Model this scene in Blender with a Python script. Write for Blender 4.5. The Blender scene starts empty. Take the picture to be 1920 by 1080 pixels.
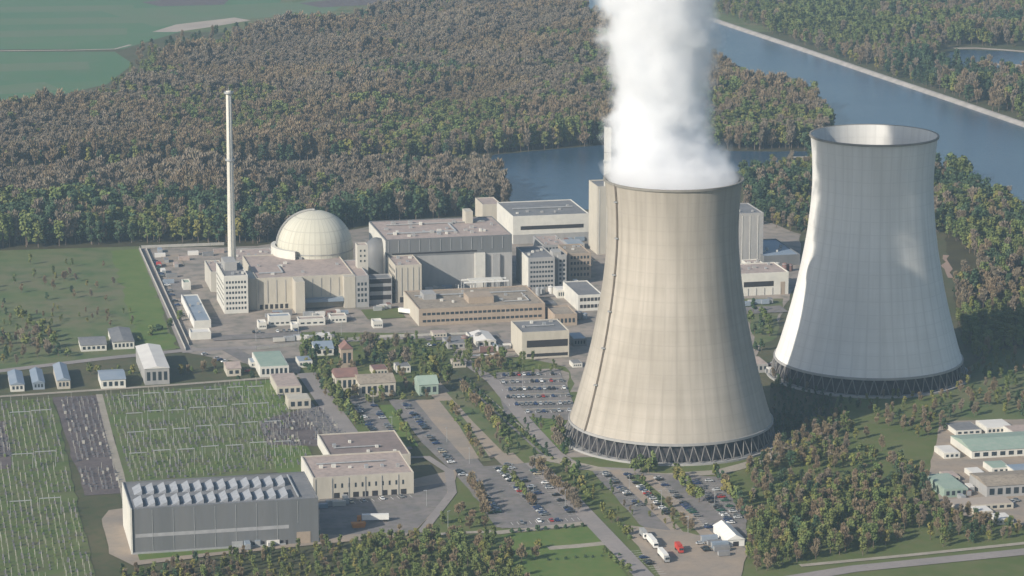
import bpy, math, random
from mathutils import Vector, noise
from math import sin, cos, tan, radians as R, pi, atan, hypot
random.seed(7)
C = bpy.context.scene
COL = C.collection
# ---------------------------------------------------------------- camera
F = 5500.0; PITCH = R(12.4); HC = 449.0
cam = bpy.data.cameras.new('camera'); co = bpy.data.objects.new('camera', cam); COL.objects.link(co)
co.location = (0, 0, HC); co.rotation_euler = (pi/2 - PITCH, 0, 0)
cam.sensor_width = 36; cam.lens = F/1920*36; cam.clip_start = 1; cam.clip_end = 40000
C.camera = co
# ---------------------------------------------------------------- sky, sun, exposure
SUN_EL = R(28); SUN_PHI = R(48)          # the light travels to the right and away from the camera
w = bpy.data.worlds.new('World'); C.world = w; w.use_nodes = True
nt = w.node_tree; bg = nt.nodes['Background']; sk = nt.nodes.new('ShaderNodeTexSky')
sk.sky_type = 'NISHITA'; sk.sun_disc = False; sk.sun_elevation = SUN_EL
sk.sun_rotation = math.atan2(-sin(SUN_PHI), -cos(SUN_PHI)); sk.air_density = 1.0; sk.dust_density = 1.2
bg.inputs[1].default_value = 0.1
nt.links.new(sk.outputs[0], bg.inputs[0])
sl = bpy.data.lights.new('sun', 'SUN'); so = bpy.data.objects.new('sun', sl); COL.objects.link(so)
sl.energy = 5.0; sl.angle = R(0.5); sl.color = (1, .92, .8)
sd = Vector((sin(SUN_PHI)*cos(SUN_EL), cos(SUN_PHI)*cos(SUN_EL), -sin(SUN_EL)))
so.rotation_euler = sd.to_track_quat('-Z', 'Y').to_euler(); so.location = (-900, 600, 900)
C.view_settings.view_transform = 'Standard'; C.view_settings.look = 'None'
C.view_settings.gamma = 1; C.view_settings.exposure = 0.22
cy = C.cycles
cy.max_bounces = 20; cy.volume_bounces = 18; cy.diffuse_bounces = 3; cy.glossy_bounces = 2
cy.transparent_max_bounces = 8; cy.caustics_reflective = False; cy.caustics_refractive = False
cy.volume_max_steps = 256; cy.use_denoising = True

# ---------------------------------------------------------------- projection between photo pixels and the ground
def g(px, py, z=0.0):
    dx = (px-960)/F; dy = -(py-540)/F
    d = Vector((dx, cos(PITCH)+dy*sin(PITCH), -sin(PITCH)+dy*cos(PITCH)))
    t = (z-HC)/d.z
    return Vector((d.x*t, d.y*t, z))
def proj(x, y, z):
    dep = y*cos(PITCH)-(z-HC)*sin(PITCH); up = y*sin(PITCH)+(z-HC)*cos(PITCH)
    return 960+F*x/dep, 540-F*up/dep
def solve(f, target, lo, hi):
    a = f(lo) < target
    for _ in range(50):
        m = (lo+hi)/2
        if (f(m) < target) == a: lo = m
        else: hi = m
    return (lo+hi)/2
ROT = R(12.2)
U = Vector((cos(ROT), sin(ROT), 0)); V = Vector((-sin(ROT), cos(ROT), 0))

# ---------------------------------------------------------------- mesh helpers
class MB:
    def __init__(s): s.v = []; s.f = []; s.m = []
    def face(s, pts, m=0):
        n = len(s.v); s.v += [tuple(p) for p in pts]; s.f.append(tuple(range(n, n+len(pts)))); s.m.append(m)
    def box(s, x0, x1, y0, y1, z0, z1, m=0, top=None):
        n = len(s.v); s.v += [(x0,y0,z0),(x1,y0,z0),(x1,y1,z0),(x0,y1,z0),(x0,y0,z1),(x1,y0,z1),(x1,y1,z1),(x0,y1,z1)]
        for k, f in enumerate([(0,3,2,1),(0,1,5,4),(1,2,6,5),(2,3,7,6),(3,0,4,7),(4,5,6,7)]):
            s.f.append(tuple(n+i for i in f)); s.m.append(top if (k == 5 and top is not None) else m)
        return s
    def prism(s, pts, z0, z1, m=0):
        k = len(pts); n = len(s.v)
        s.v += [(p[0],p[1],z0) for p in pts]+[(p[0],p[1],z1) for p in pts]
        s.f.append(tuple(n+i for i in reversed(range(k)))); s.f.append(tuple(n+k+i for i in range(k))); s.m += [m, m]
        for i in range(k):
            j = (i+1) % k; s.f.append((n+i, n+j, n+k+j, n+k+i)); s.m.append(m)
        return s
    def gable(s, x0, x1, y0, y1, z0, zr, m=0, along='x', t=.25):
        if along == 'x':
            ym = (y0+y1)/2
            pr = [(y0,z0),(y1,z0),(ym,zr)]; pts = [[(x, a, b) for a, b in pr] for x in (x0, x1)]
        else:
            xm = (x0+x1)/2
            pr = [(x0,z0),(x1,z0),(xm,zr)]; pts = [[(a, y, b) for a, b in pr] for y in (y0, y1)]
        A, B = pts; n = len(s.v); s.v += A+B
        for f in [(0,1,2),(5,4,3),(0,3,4,1),(1,4,5,2),(2,5,3,0)]: s.f.append(tuple(n+i for i in f)); s.m.append(m)
        return s
    def lathe(s, prof, seg=48, m=0, a0=0, a1=2*pi, c=(0,0)):
        n = len(s.v); full = abs(a1-a0-2*pi) < 1e-6; k = seg if full else seg+1
        for r, z in prof:
            for i in range(k):
                a = a0+(a1-a0)*i/seg; s.v.append((c[0]+r*cos(a), c[1]+r*sin(a), z))
        for j in range(len(prof)-1):
            for i in range(seg):
                i2 = (i+1) % k
                s.f.append((n+j*k+i, n+j*k+i2, n+(j+1)*k+i2, n+(j+1)*k+i)); s.m.append(m)
        return s
    def tube(s, a, b, r, r2=None, seg=6, m=0):
        a = Vector(a); b = Vector(b); r2 = r if r2 is None else r2
        d = (b-a).normalized(); x = d.orthogonal().normalized(); y = d.cross(x); n = len(s.v)
        for p, q in ((a, r), (b, r2)):
            for i in range(seg): t = 2*pi*i/seg; s.v.append(tuple(p+x*q*cos(t)+y*q*sin(t)))
        for i in range(seg): j = (i+1) % seg; s.f.append((n+i, n+j, n+seg+j, n+seg+i)); s.m.append(m)
        s.f.append(tuple(n+i for i in reversed(range(seg)))); s.f.append(tuple(n+seg+i for i in range(seg))); s.m += [m, m]
        return s
    def mesh(s, name, mats, smooth=False):
        me = bpy.data.meshes.new(name); me.from_pydata(s.v, [], s.f)
        for m in (mats if isinstance(mats, (list, tuple)) else [mats]): me.materials.append(m)
        me.polygons.foreach_set('material_index', s.m)
        if smooth: me.polygons.foreach_set('use_smooth', [True]*len(s.f))
        me.update(); return me
    def build(s, name, mats, parent=None, smooth=False, loc=None, rz=0):
        return inst(name, s.mesh(name, mats, smooth), parent, loc, rz)
def inst(name, me, parent=None, loc=None, rz=0):
    o = bpy.data.objects.new(name, me); COL.objects.link(o)
    if parent: o.parent = parent
    if loc is not None: o.location = loc
    if rz: o.rotation_euler.z = rz
    return o
def tag(o, label, cat=None, group=None, kind=None):
    o['label'] = label
    if cat: o['category'] = cat
    if group: o['group'] = group
    if kind: o['kind'] = kind
    return o
def empty(name, loc, rz, label, cat, group=None):
    o = inst(name, None, None, loc, rz); o.empty_display_size = 1
    return tag(o, label, cat, group)

# ---------------------------------------------------------------- materials
MATS = {}
def mat(name, c1, c2=None, scale=.05, rough=.85, detail=4, c3=None, scale3=.5, amt3=.35, spec=.2, metal=0, stretch=None, bump=0, perobj=0):
    m = bpy.data.materials.new(name); m.use_nodes = True; n = m.node_tree.nodes; L = m.node_tree.links.new
    b = n['Principled BSDF']; b.inputs['Roughness'].default_value = rough; b.inputs['Specular IOR Level'].default_value = spec
    b.inputs['Metallic'].default_value = metal
    b.inputs['Base Color'].default_value = (*c1, 1)
    if c2 is not None:
        geo = n.new('ShaderNodeNewGeometry'); src = geo.outputs['Position']
        if stretch:
            mp = n.new('ShaderNodeMapping'); mp.inputs['Scale'].default_value = stretch; L(src, mp.inputs[0]); src = mp.outputs[0]
        t = n.new('ShaderNodeTexNoise'); t.inputs['Scale'].default_value = scale; t.inputs['Detail'].default_value = detail; L(src, t.inputs['Vector'])
        r = n.new('ShaderNodeValToRGB'); r.color_ramp.elements[0].position = .36; r.color_ramp.elements[1].position = .64
        r.color_ramp.elements[0].color = (*c1, 1); r.color_ramp.elements[1].color = (*c2, 1); L(t.outputs['Fac'], r.inputs[0])
        out = r.outputs[0]
        if c3 is not None:
            t3 = n.new('ShaderNodeTexNoise'); t3.inputs['Scale'].default_value = scale3; t3.inputs['Detail'].default_value = 3; L(src, t3.inputs['Vector'])
            mr = n.new('ShaderNodeMapRange'); mr.inputs[1].default_value = .45; mr.inputs[2].default_value = .7; mr.inputs[4].default_value = amt3; L(t3.outputs['Fac'], mr.inputs[0])
            mx = n.new('ShaderNodeMix'); mx.data_type = 'RGBA'; L(mr.outputs[0], mx.inputs[0]); L(out, mx.inputs[6]); mx.inputs[7].default_value = (*c3, 1); out = mx.outputs[2]
        if perobj:
            oi = n.new('ShaderNodeObjectInfo'); hv = n.new('ShaderNodeHueSaturation')
            for sock, lo, hi in ((0, .5-.03*perobj, .5+.03*perobj), (2, 1-.3*perobj, 1+.3*perobj)):
                q = n.new('ShaderNodeMapRange'); q.inputs[3].default_value = lo; q.inputs[4].default_value = hi
                if sock == 0:
                    q2 = n.new('ShaderNodeMath'); q2.operation = 'MULTIPLY'; q2.inputs[1].default_value = 7.3; L(oi.outputs['Random'], q2.inputs[0])
                    q3 = n.new('ShaderNodeMath'); q3.operation = 'FRACT'; L(q2.outputs[0], q3.inputs[0]); L(q3.outputs[0], q.inputs[0])
                else: L(oi.outputs['Random'], q.inputs[0])
                L(q.outputs[0], hv.inputs[sock])
            L(out, hv.inputs['Color']); out = hv.outputs[0]
        L(out, b.inputs['Base Color'])
        if bump:
            bp = n.new('ShaderNodeBump'); bp.inputs['Distance'].default_value = bump; bp.inputs['Strength'].default_value = 1; L(t.outputs['Fac'], bp.inputs['Height']); L(bp.outputs[0], b.inputs['Normal'])
    MATS[name] = m; return m
ground_m = mat('ground_soil', (.075,.08,.04), (.105,.095,.055), .02, c3=(.05,.075,.03), scale3=.15, amt3=.6)
grass_m = mat('grass', (.09,.12,.035), (.12,.14,.05), .03, c3=(.15,.13,.07), scale3=.12, amt3=.4)
bright_grass = mat('bright_grass', (.09,.145,.035), (.12,.165,.045), .05, c3=(.15,.15,.05), scale3=.2, amt3=.4)
rough_grass = mat('rough_grass', (.12,.145,.06), (.15,.145,.08), .018, c3=(.06,.11,.035), scale3=.06, amt3=.75)
vine_g = mat('vineyard_ground', (.09,.13,.04), (.12,.145,.055), .04, c3=(.12,.105,.07), scale3=.1, amt3=.7)
farfield = mat('crop_field', (.08,.16,.08), (.095,.17,.085), .006, c3=(.13,.16,.1), scale3=.02, amt3=.4)
farfield2 = mat('crop_field_pale', (.11,.17,.09), (.13,.17,.1), .006, c3=(.15,.16,.11), scale3=.02, amt3=.4)
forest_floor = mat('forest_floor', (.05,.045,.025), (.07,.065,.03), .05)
plow = mat('ploughed_soil', (.115,.095,.095), (.15,.125,.12), .12, c3=(.08,.07,.075), scale3=.6, amt3=.6)
yard = mat('plant_yard', (.33,.28,.24), (.25,.22,.195), .03, c3=(.15,.15,.125), scale3=.11, amt3=.8)
lot_m = mat('car_park_asphalt', (.17,.16,.16), (.23,.205,.195), .06, c3=(.11,.12,.09), scale3=.25, amt3=.45)
lot_pale = mat('pale_lot_surface', (.34,.275,.215), (.27,.235,.2), .05, c3=(.22,.19,.16), scale3=.3, amt3=.4)
road_m = mat('road_asphalt', (.24,.22,.21), (.29,.26,.245), .05, c3=(.2,.18,.175), scale3=.4, amt3=.4)
path_m = mat('gravel_path', (.36,.32,.27), (.3,.27,.22), .1, c3=(.2,.19,.14), scale3=.5, amt3=.4)
sand_m = mat('sand', (.42,.36,.3), (.35,.3,.26), .03)
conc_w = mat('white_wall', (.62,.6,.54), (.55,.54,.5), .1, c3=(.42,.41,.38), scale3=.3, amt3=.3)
conc_b = mat('beige_wall', (.5,.46,.385), (.44,.41,.35), .06, c3=(.34,.31,.26), scale3=.4, amt3=.35, stretch=(1,1,.3))
conc_g = mat('grey_wall', (.36,.35,.335), (.31,.31,.31), .06, c3=(.24,.24,.24), scale3=.4, amt3=.35, stretch=(1,1,.3))
metal_b = mat('blue_grey_cladding', (.14,.145,.15), (.17,.172,.175), .1, rough=.5, c3=(.17,.18,.2), scale3=.7, amt3=.3, stretch=(1,1,.1))
metal_c = mat('cream_cladding', (.5,.48,.42), (.45,.43,.39), .05, rough=.6, c3=(.38,.36,.34), scale3=.7, amt3=.3, stretch=(1,1,.1))
brick_m = mat('brown_wall', (.34,.275,.215), (.38,.31,.245), .15, c3=(.26,.21,.165), scale3=.8, amt3=.4)
roof_p = mat('pinkish_gravel_roof', (.42,.34,.3), (.36,.3,.27), .08, c3=(.24,.2,.19), scale3=.35, amt3=.6)
roof_g = mat('grey_roof', (.2,.2,.205), (.16,.165,.175), .08, c3=(.27,.26,.26), scale3=.5, amt3=.4)
roof_w = mat('white_roof', (.66,.64,.6), (.6,.58,.55), .1)
roof_t = mat('tan_roof', (.34,.29,.23), (.28,.24,.195), .1, c3=(.17,.145,.12), scale3=.5, amt3=.6)
roof_gr = mat('green_tinted_roof', (.28,.36,.3), (.24,.32,.27), .08, c3=(.36,.38,.34), scale3=.4, amt3=.4)
roof_bl = mat('blue_grey_roof', (.22,.27,.33), (.27,.31,.36), .08, rough=.5)
roof_r = mat('red_brown_roof', (.24,.14,.12), (.19,.12,.11), .2)
glass = mat('window_glass', (.03,.04,.05), rough=.15, spec=.5)
dark = mat('dark_opening', (.035,.032,.035), rough=.8)
steel = mat('galvanised_steel', (.42,.43,.43), (.35,.36,.37), .5, rough=.45, metal=.3)
white_p = mat('white_paint', (.75,.74,.7), (.68,.67,.64), .4, rough=.5)
orange_p = mat('orange_paint', (.5,.2,.04), (.42,.17,.04), .4, rough=.6)
red_p = mat('red_paint', (.5,.06,.04), (.42,.05,.04), .4, rough=.5)
rubber = mat('rubber', (.02,.02,.02), rough=.8)
dome_old = mat('dome_shell', (.62,.6,.49), (.57,.55,.46), .04, rough=.6, c3=(.5,.48,.42), scale3=.25, amt3=.35, stretch=(1,1,.25))
wood_m = mat('bark', (.12,.09,.065), (.17,.13,.1), .4)
post_m = mat('vineyard_post', (.4,.39,.34), (.3,.29,.26), .4)
vine_m = mat('vine_leaves', (.09,.14,.045), (.12,.16,.06), .1, c3=(.16,.15,.07), scale3=.4, amt3=.5)
def leaf(name, a, b, c, po=.6): return mat(name, a, b, .07, rough=.9, c3=c, scale3=.3, amt3=.55, perobj=po, spec=.1)
lf_green = leaf('fresh_green_leaves', (.105,.135,.045), (.135,.165,.055), (.18,.18,.08))
lf_olive = leaf('olive_leaves', (.155,.165,.045), (.19,.18,.055), (.22,.19,.08))
lf_brown = leaf('budding_brown_twigs', (.265,.2,.13), (.23,.18,.12), (.22,.19,.11), .3)
lf_dark = leaf('dark_green_leaves', (.045,.08,.045), (.06,.095,.05), (.09,.11,.055))
lf_grey = leaf('grey_brown_twigs', (.25,.205,.155), (.22,.185,.14), (.25,.215,.15), .3)
def tower_mat(name, a, b, st, gridamt):
    m = bpy.data.materials.new(name); m.use_nodes = True; n = m.node_tree.nodes; L = m.node_tree.links.new
    p = n['Principled BSDF']; p.inputs['Roughness'].default_value = .85; p.inputs['Specular IOR Level'].default_value = .2
    tc = n.new('ShaderNodeTexCoord'); sx = n.new('ShaderNodeSeparateXYZ'); L(tc.outputs['Object'], sx.inputs[0])
    def M(op, x, y=None, z=None):
        q = n.new('ShaderNodeMath'); q.operation = op
        for i, vv in enumerate((x, y, z)):
            if vv is None: continue
            if isinstance(vv, (int, float)): q.inputs[i].default_value = vv
            else: L(vv, q.inputs[i])
        return q.outputs[0]
    ang = M('ARCTAN2', sx.outputs[1], sx.outputs[0]); z = sx.outputs[2]
    cmb = n.new('ShaderNodeCombineXYZ'); L(M('MULTIPLY', ang, 42), cmb.inputs[0]); L(z, cmb.inputs[1])
    def tex(sx_, sy_, sc, det=4):
        mp = n.new('ShaderNodeMapping'); mp.inputs['Scale'].default_value = (sx_, sy_, 1); L(cmb.outputs[0], mp.inputs[0])
        t = n.new('ShaderNodeTexNoise'); t.inputs['Scale'].default_value = sc; t.inputs['Detail'].default_value = det; L(mp.outputs[0], t.inputs['Vector']); return t.outputs['Fac']
    big = tex(1, .6, .03); streak = tex(1, .06, .3); hband = tex(.03, 1, .25)
    def gl(val, per, wd):      # thin formwork joint
        fr = M('FRACT', M('DIVIDE', val, per)); return M('LESS_THAN', fr, wd)
    grid = M('MAXIMUM', gl(M('MULTIPLY', ang, 42), 6.6, .14), gl(z, 8.0, .07))
    f = M('ADD', M('MULTIPLY', big, .45), M('ADD', M('MULTIPLY', streak, .42), M('MULTIPLY', hband, .13)))
    r = n.new('ShaderNodeValToRGB'); e = r.color_ramp.elements
    e[0].position = .4; e[1].position = .62; e[0].color = (*a, 1); e[1].color = (*b, 1); L(f, r.inputs[0])
    mx = n.new('ShaderNodeMix'); mx.data_type = 'RGBA'; L(M('MULTIPLY', grid, gridamt), mx.inputs[0]); L(r.outputs[0], mx.inputs[6]); mx.inputs[7].default_value = (*st, 1)
    top = n.new('ShaderNodeMapRange'); top.inputs[1].default_value = 112; top.inputs[2].default_value = 150; top.inputs[4].default_value = .5; L(z, top.inputs[0])
    mx2 = n.new('ShaderNodeMix'); mx2.data_type = 'RGBA'; L(M('MULTIPLY', top.outputs[0], hband), mx2.inputs[0]); L(mx.outputs[2], mx2.inputs[6]); mx2.inputs[7].default_value = (*st, 1)
    L(mx2.outputs[2], p.inputs['Base Color']); return m
tower_a = tower_mat('weathered_beige_concrete', (.32,.29,.245), (.44,.4,.345), (.22,.2,.17), .16)
tower_b = tower_mat('pale_grey_concrete', (.63,.62,.59), (.75,.74,.71), (.45,.445,.43), .2)
dome_m = tower_mat('dome_panels', (.47,.455,.38), (.55,.535,.455), (.33,.32,.28), .5)
def water_mat():
    m = bpy.data.materials.new('river_water'); m.use_nodes = True; n = m.node_tree.nodes; L = m.node_tree.links.new
    b = n['Principled BSDF']; b.inputs['Base Color'].default_value = (.03,.065,.11,1); b.inputs['Roughness'].default_value = .12; b.inputs['IOR'].default_value = 1.33
    geo = n.new('ShaderNodeNewGeometry'); t = n.new('ShaderNodeTexNoise'); t.inputs['Scale'].default_value = .25; t.inputs['Detail'].default_value = 5; L(geo.outputs['Position'], t.inputs['Vector'])
    bp = n.new('ShaderNodeBump'); bp.inputs['Distance'].default_value = .5; bp.inputs['Strength'].default_value = 1; L(t.outputs['Fac'], bp.inputs['Height']); L(bp.outputs[0], b.inputs['Normal'])
    t2 = n.new('ShaderNodeTexNoise'); t2.inputs['Scale'].default_value = .009; t2.inputs['Detail'].default_value = 5; rr_ = n.new('ShaderNodeValToRGB'); rr_.color_ramp.elements[0].color = (.02,.05,.085,1); rr_.color_ramp.elements[1].color = (.05,.09,.14,1); L(t2.outputs['Fac'], rr_.inputs[0]); L(rr_.outputs[0], b.inputs['Base Color'])
    L(geo.outputs['Position'], t2.inputs['Vector'])
    r = n.new('ShaderNodeMapRange'); r.inputs[3].default_value = .1; r.inputs[4].default_value = .3; L(t2.outputs['Fac'], r.inputs[0]); L(r.outputs[0], b.inputs['Roughness'])
    return m
water = water_mat()

# ---------------------------------------------------------------- the ground and everything laid on it
inst('ground', MB().box(-8000, 8000, -3000, 11000, -.5, 0).mesh('ground', ground_m)); tag(bpy.data.objects['ground'], 'broad flat river plain under everything', kind='structure')
LEV = [1]
def sheet(name, pts, m, label, jitter=0, world=False):
    P = [Vector(p) if world else g(*p) for p in pts]
    if jitter:
        Q = []
        for i, a in enumerate(P):
            b = P[(i+1) % len(P)]; d = (b-a).length; k = max(1, min(60, int(d/12)))
            for j in range(k):
                q = a.lerp(b, j/k); Q.append(q+Vector((random.uniform(-1,1), random.uniform(-1,1), 0))*jitter)
        P = Q
    z = .006*LEV[0]; LEV[0] += 1
    mb = MB(); mb.face([(p.x, p.y, z) for p in P])
    me = mb.mesh(name, m)
    if me.polygons[0].normal.z < 0: me.flip_normals()
    return tag(inst(name, me), label, kind='structure')
def strip(name, pts, width, m, label, jitter=0):
    P = [g(*p) for p in pts]; A = []; B = []
    for i, p in enumerate(P):
        d = (P[min(i+1, len(P)-1)]-P[max(i-1, 0)]).normalized(); nn = Vector((-d.y, d.x, 0))*width/2
        j = Vector((random.uniform(-1,1), random.uniform(-1,1), 0))*jitter
        A.append(p+nn+j); B.append(p-nn+j)
    z = .006*LEV[0]; LEV[0] += 1
    mb = MB()
    for i in range(len(P)-1):
        mb.face([(q.x, q.y, z) for q in (A[i], B[i], B[i+1], A[i+1])])
    return tag(inst(name, mb.mesh(name, m)), label, kind='structure')

sheet('far_plain', [(-900,-200),(2900,-200),(2900,60),(1500,60),(-900,60)], rough_grass, 'hazy plain beyond the fields')
sheet('field', [(-700,-60),(560,-60),(520,14),(420,40),(330,62),(230,92),(-700,94)], farfield, 'teal green crop field at the far left')
sheet('field', [(-700,97),(215,97),(250,120),(200,158),(120,176),(0,190),(-700,200)], farfield, 'green crop field beside the wood edge')
sheet('field', [(180,18),(560,4),(700,-20),(620,24),(400,40),(290,50)], farfield2, 'pale strip of field at the horizon')
for a_, b_, m_ in [((-300,20),(250,14),farfield2),((-300,44),(300,36),farfield2),((-300,66),(235,60),farfield2),((-200,128),(160,122),farfield2),((-200,150),(190,136),farfield),((-100,172),(110,160),farfield2)]:
    strip('field', [a_, ((a_[0]+b_[0])/2, (a_[1]+b_[1])/2+1), b_], 60 if m_ is farfield2 else 22, m_, 'long narrow crop strip in the far fields', 6)
strip('path', [(-300,98),(130,94),(215,92),(245,84)], 5, sand_m, 'thin track between the two green fields')
sheet('field', [(285,60),(330,46),(440,33),(470,38),(400,50),(330,60)], sand_m, 'bare pale strip of soil by the far wood')
sheet('field', [(265,4),(330,-3),(430,-2),(420,9),(300,12)], plow, 'pinkish bare field at the top edge')
sheet('field', [(560,6),(700,-8),(820,-14),(760,6),(600,14)], plow, 'faint ploughed field beyond the forest')
sheet('forest_floor', [(-900,225),(0,222),(150,204),(230,185),(290,130),(450,80),(620,50),(820,10),(1000,-30),(1130,20),(1340,120),(1545,190),(1580,235),(1540,287),(1390,287),(1130,280),(925,302),(0,318),(-900,330)], forest_floor, 'floor of the big riverside forest')
# river, its side arm and the pond beyond it
sheet('river', [(780,-120),(1020,-22),(1060,12),(1130,44),(1230,70),(1320,100),(1467,155),(1540,182),(1568,215),(1560,262),(1530,284),(1390,284),(1130,272),(930,290),(800,318),(900,330),(950,372),(985,390),(1120,394),(1250,350),(1400,316),(1530,306),(1700,306),(1752,318),(1800,345),(1850,368),(1920,398),(2300,560),(2800,640),(2800,560),(2300,362),(1920,234),(1640,139),(1368,47),(1235,2),(1050,-60),(900,-120)], water, 'broad blue river with its quiet side arm', jitter=1.5)
sheet('forest_floor', [(-900,312),(0,300),(500,292),(860,286),(925,288),(900,340),(500,350),(0,360),(-900,380)], forest_floor, 'shaded dark ground between the two woods')
sheet('pond', [(1765,112),(1780,98),(1805,93),(1890,97),(1960,104),(2100,108),(2100,128),(1920,124),(1860,128),(1800,126)], water, 'small pond among trees beyond the river', jitter=3)
strip('beach', [(1790,91),(1830,90),(1890,94),(1960,100)], 10, sand_m, 'pale shore behind the pond', 2)
strip('beach', [(1876,119),(1900,124),(1960,132)], 22, sand_m, 'sandy corner in front of the pond', 2)
# stone embankment on the far side of the river
mb = MB()
E = [g(*p) for p in [(900,-112),(1050,-56),(1235,5),(1368,50),(1500,94),(1640,142),(1780,189),(1920,237),(2100,299),(2300,366),(2800,566)]]
for a, b in zip(E, E[1:]):
    d = (b-a).normalized(); nn = Vector((-d.y, d.x, 0))
    prof = [(-3, 0), (1.5, 2.6), (4.5, 2.8), (9, 0)]
    for (s0, z0), (s1, z1) in zip(prof, prof[1:]):
        mb.face([a+nn*s0+Vector((0,0,z0)), b+nn*s0+Vector((0,0,z0)), b+nn*s1+Vector((0,0,z1)), a+nn*s1+Vector((0,0,z1))])
tag(mb.build('embankment', mat('embankment_stone', (.38,.35,.33), (.3,.28,.265), .08, c3=(.25,.25,.2), scale3=.3, amt3=.5)), 'pale stone embankment along the far river bank', kind='structure')
# left meadow and near wood
sheet('forest_floor', [(-900,385),(0,372),(500,362),(880,352),(940,372),(975,398),(960,404),(700,424),(480,464),(260,462),(0,474),(-900,500)], forest_floor, 'floor of the wood behind the plant', 2)
sheet('meadow', [(-900,490),(0,470),(262,462),(330,655),(0,700),(-900,760)], rough_grass, 'rough meadow left of the plant fence')
sheet('meadow', [(205,470),(262,466),(334,654),(262,652),(235,560)], bright_grass, 'bright green grass strip along the fence', 3)
sheet('plant_yard', [(266,466),(480,462),(700,424),(960,402),(1120,396),(1300,380),(1400,400),(1500,440),(1500,520),(1460,600),(1420,660),(1420,720),(1440,800),(1062,880),(1050,700),(960,690),(860,668),(600,672),(560,700),(350,662)], yard, 'paved yard of the power plant', 1)
sheet('lawn', [(560,622),(800,626),(860,640),(850,690),(760,735),(640,745),(560,700)], grass_m, 'grass between the office houses', 2)
sheet('forest_floor', [(1445,700),(1475,715),(1560,745),(1600,760),(1560,778),(1510,800),(1440,862),(1420,850),(1442,800)], forest_floor, 'scrub ground darkened as painted shade between the towers')  # scrub ground coloured dark to deepen the beige tower's cast shadow
sheet('lawn', [(1392,560),(1470,560),(1450,640),(1415,650)], rough_grass, 'scrubby green between the two cooling towers', 2)
sheet('lawn', [(880,672),(975,670),(1062,688),(1075,720),(1062,745),(1068,700),(1040,690),(940,700),(900,712)], grass_m, 'lawn behind the striped car park', 1)
sheet('lawn', [(570,700),(600,690),(700,810),(740,900),(690,850)], grass_m, 'green belt beside the straight road', 1)
sheet('lawn', [(835,735),(1100,735),(1062,795),(1062,850),(960,870)], grass_m, 'grass between lots and beige tower', 1)
sheet('lawn', [(990,770),(1060,780),(1066,850),(1040,860),(1000,800)], bright_grass, 'bright lawn at the foot of the beige tower', 1)
sheet('meadow', [(1000,860),(1440,850),(1560,780),(1600,640),(1800,700),(2200,640),(2200,1100),(900,1160),(560,1120),(700,1000),(840,900)], grass_m, 'green ground in front of the towers')
sheet('meadow', [(1748,770),(1800,700),(1860,660),(2100,630),(2100,790),(1790,800)], rough_grass, 'green slope right of the pale tower')
sheet('lawn', [(1765,478),(1820,485),(1830,525),(1770,520)], mat('bare_pink_soil', (.33,.23,.18), (.27,.2,.16), .05), 'pinkish bare patch behind the pale tower', 3)
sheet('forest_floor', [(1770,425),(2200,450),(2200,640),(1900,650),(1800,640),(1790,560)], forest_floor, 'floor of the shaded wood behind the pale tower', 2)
# fields at lower left
sheet('switchyard_ground', [(-500,770),(0,752),(100,746),(180,1090),(-500,1150)], vine_g, 'green ground of the corner switchyard', 1)
sheet('switchyard_ground', [(98,746),(182,741),(240,925),(160,930)], plow, 'dark gravel strip between the green plots', 1)
sheet('switchyard_ground', [(192,740),(520,714),(592,880),(236,912)], vine_g, 'green ground of the switchyard beside the hall', 1)
sheet('field', [(430,716),(520,712),(545,770),(480,790)], bright_grass, 'bright grass corner of the switchyard', 2)
sheet('field', [(505,836),(576,832),(600,884),(520,890)], bright_grass, 'bright green patch behind the hall', 1)
sheet('field', [(484,790),(600,760),(660,820),(600,838),(500,834)], plow, 'purplish gravel plot above the flat annexe', 1)
sheet('field', [(-60,795),(12,790),(22,880),(-60,885)], plow, 'small dark plot at the left edge', 1)
strip('road', [(-500,720),(0,696),(200,672),(350,657),(480,652),(620,640),(800,632),(960,640)], 8, road_m, 'straight road passing the plant gate')
strip('road', [(-500,770),(0,744),(180,732),(330,722),(490,710),(560,706)], 4.5, path_m, 'pale track above the switchyards')
strip('road', [(268,466),(300,540),(330,610),(352,662)], 7, road_m, 'perimeter road inside the fence')
strip('path', [(186,740),(206,820),(226,890),(240,960)], 4, path_m, 'narrow track beside the gravel strip')
strip('road', [(430,655),(520,705),(600,790),(665,850)], 11, lot_m, 'road from the gate toward the halls')
strip('road', [(574,700),(655,815),(690,862)], 12, road_m, 'grey service road left of the tree belt')
# car parks: parallel strips
sheet('parking_lot', [(650,742),(690,742),(775,842),(728,852)], lot_m, 'leftmost strip of car park', .5)
strip('lawn', [(722,760),(745,795),(772,838)], 8, bright_grass, 'green divider between the left car strips')
sheet('parking_lot', [(728,750),(800,750),(905,872),(1000,985),(940,992),(850,885),(790,830)], lot_m, 'second strip of car park', .5)
sheet('parking_lot', [(778,752),(828,748),(925,858),(872,862)], lot_pale, 'wide pale empty strip of car park', .5)
strip('road', [(800,712),(832,745),(900,810),(965,874),(1010,920),(1100,972)], 13, lot_pale, 'pale access lane between hedges')
strip('lawn', [(833,752),(870,798),(912,866)], 6, rough_grass, 'yellowish verge between pale lanes')
strip('lawn', [(850,735),(900,790),(960,850)], 9, rough_grass, 'olive verge beside the access lane')
strip('path', [(861,710),(920,765),(1034,868)], 1.5, lot_m, 'thin pale path with a dotted hedge')
strip('path', [(873,708),(936,764),(1048,864)], 1.2, path_m, 'second thin path along the hedge')
sheet('parking_lot', [(930,700),(1050,694),(1080,770),(1075,790),(945,778)], lot_m, 'striped car park beside the beige tower', .5)
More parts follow.
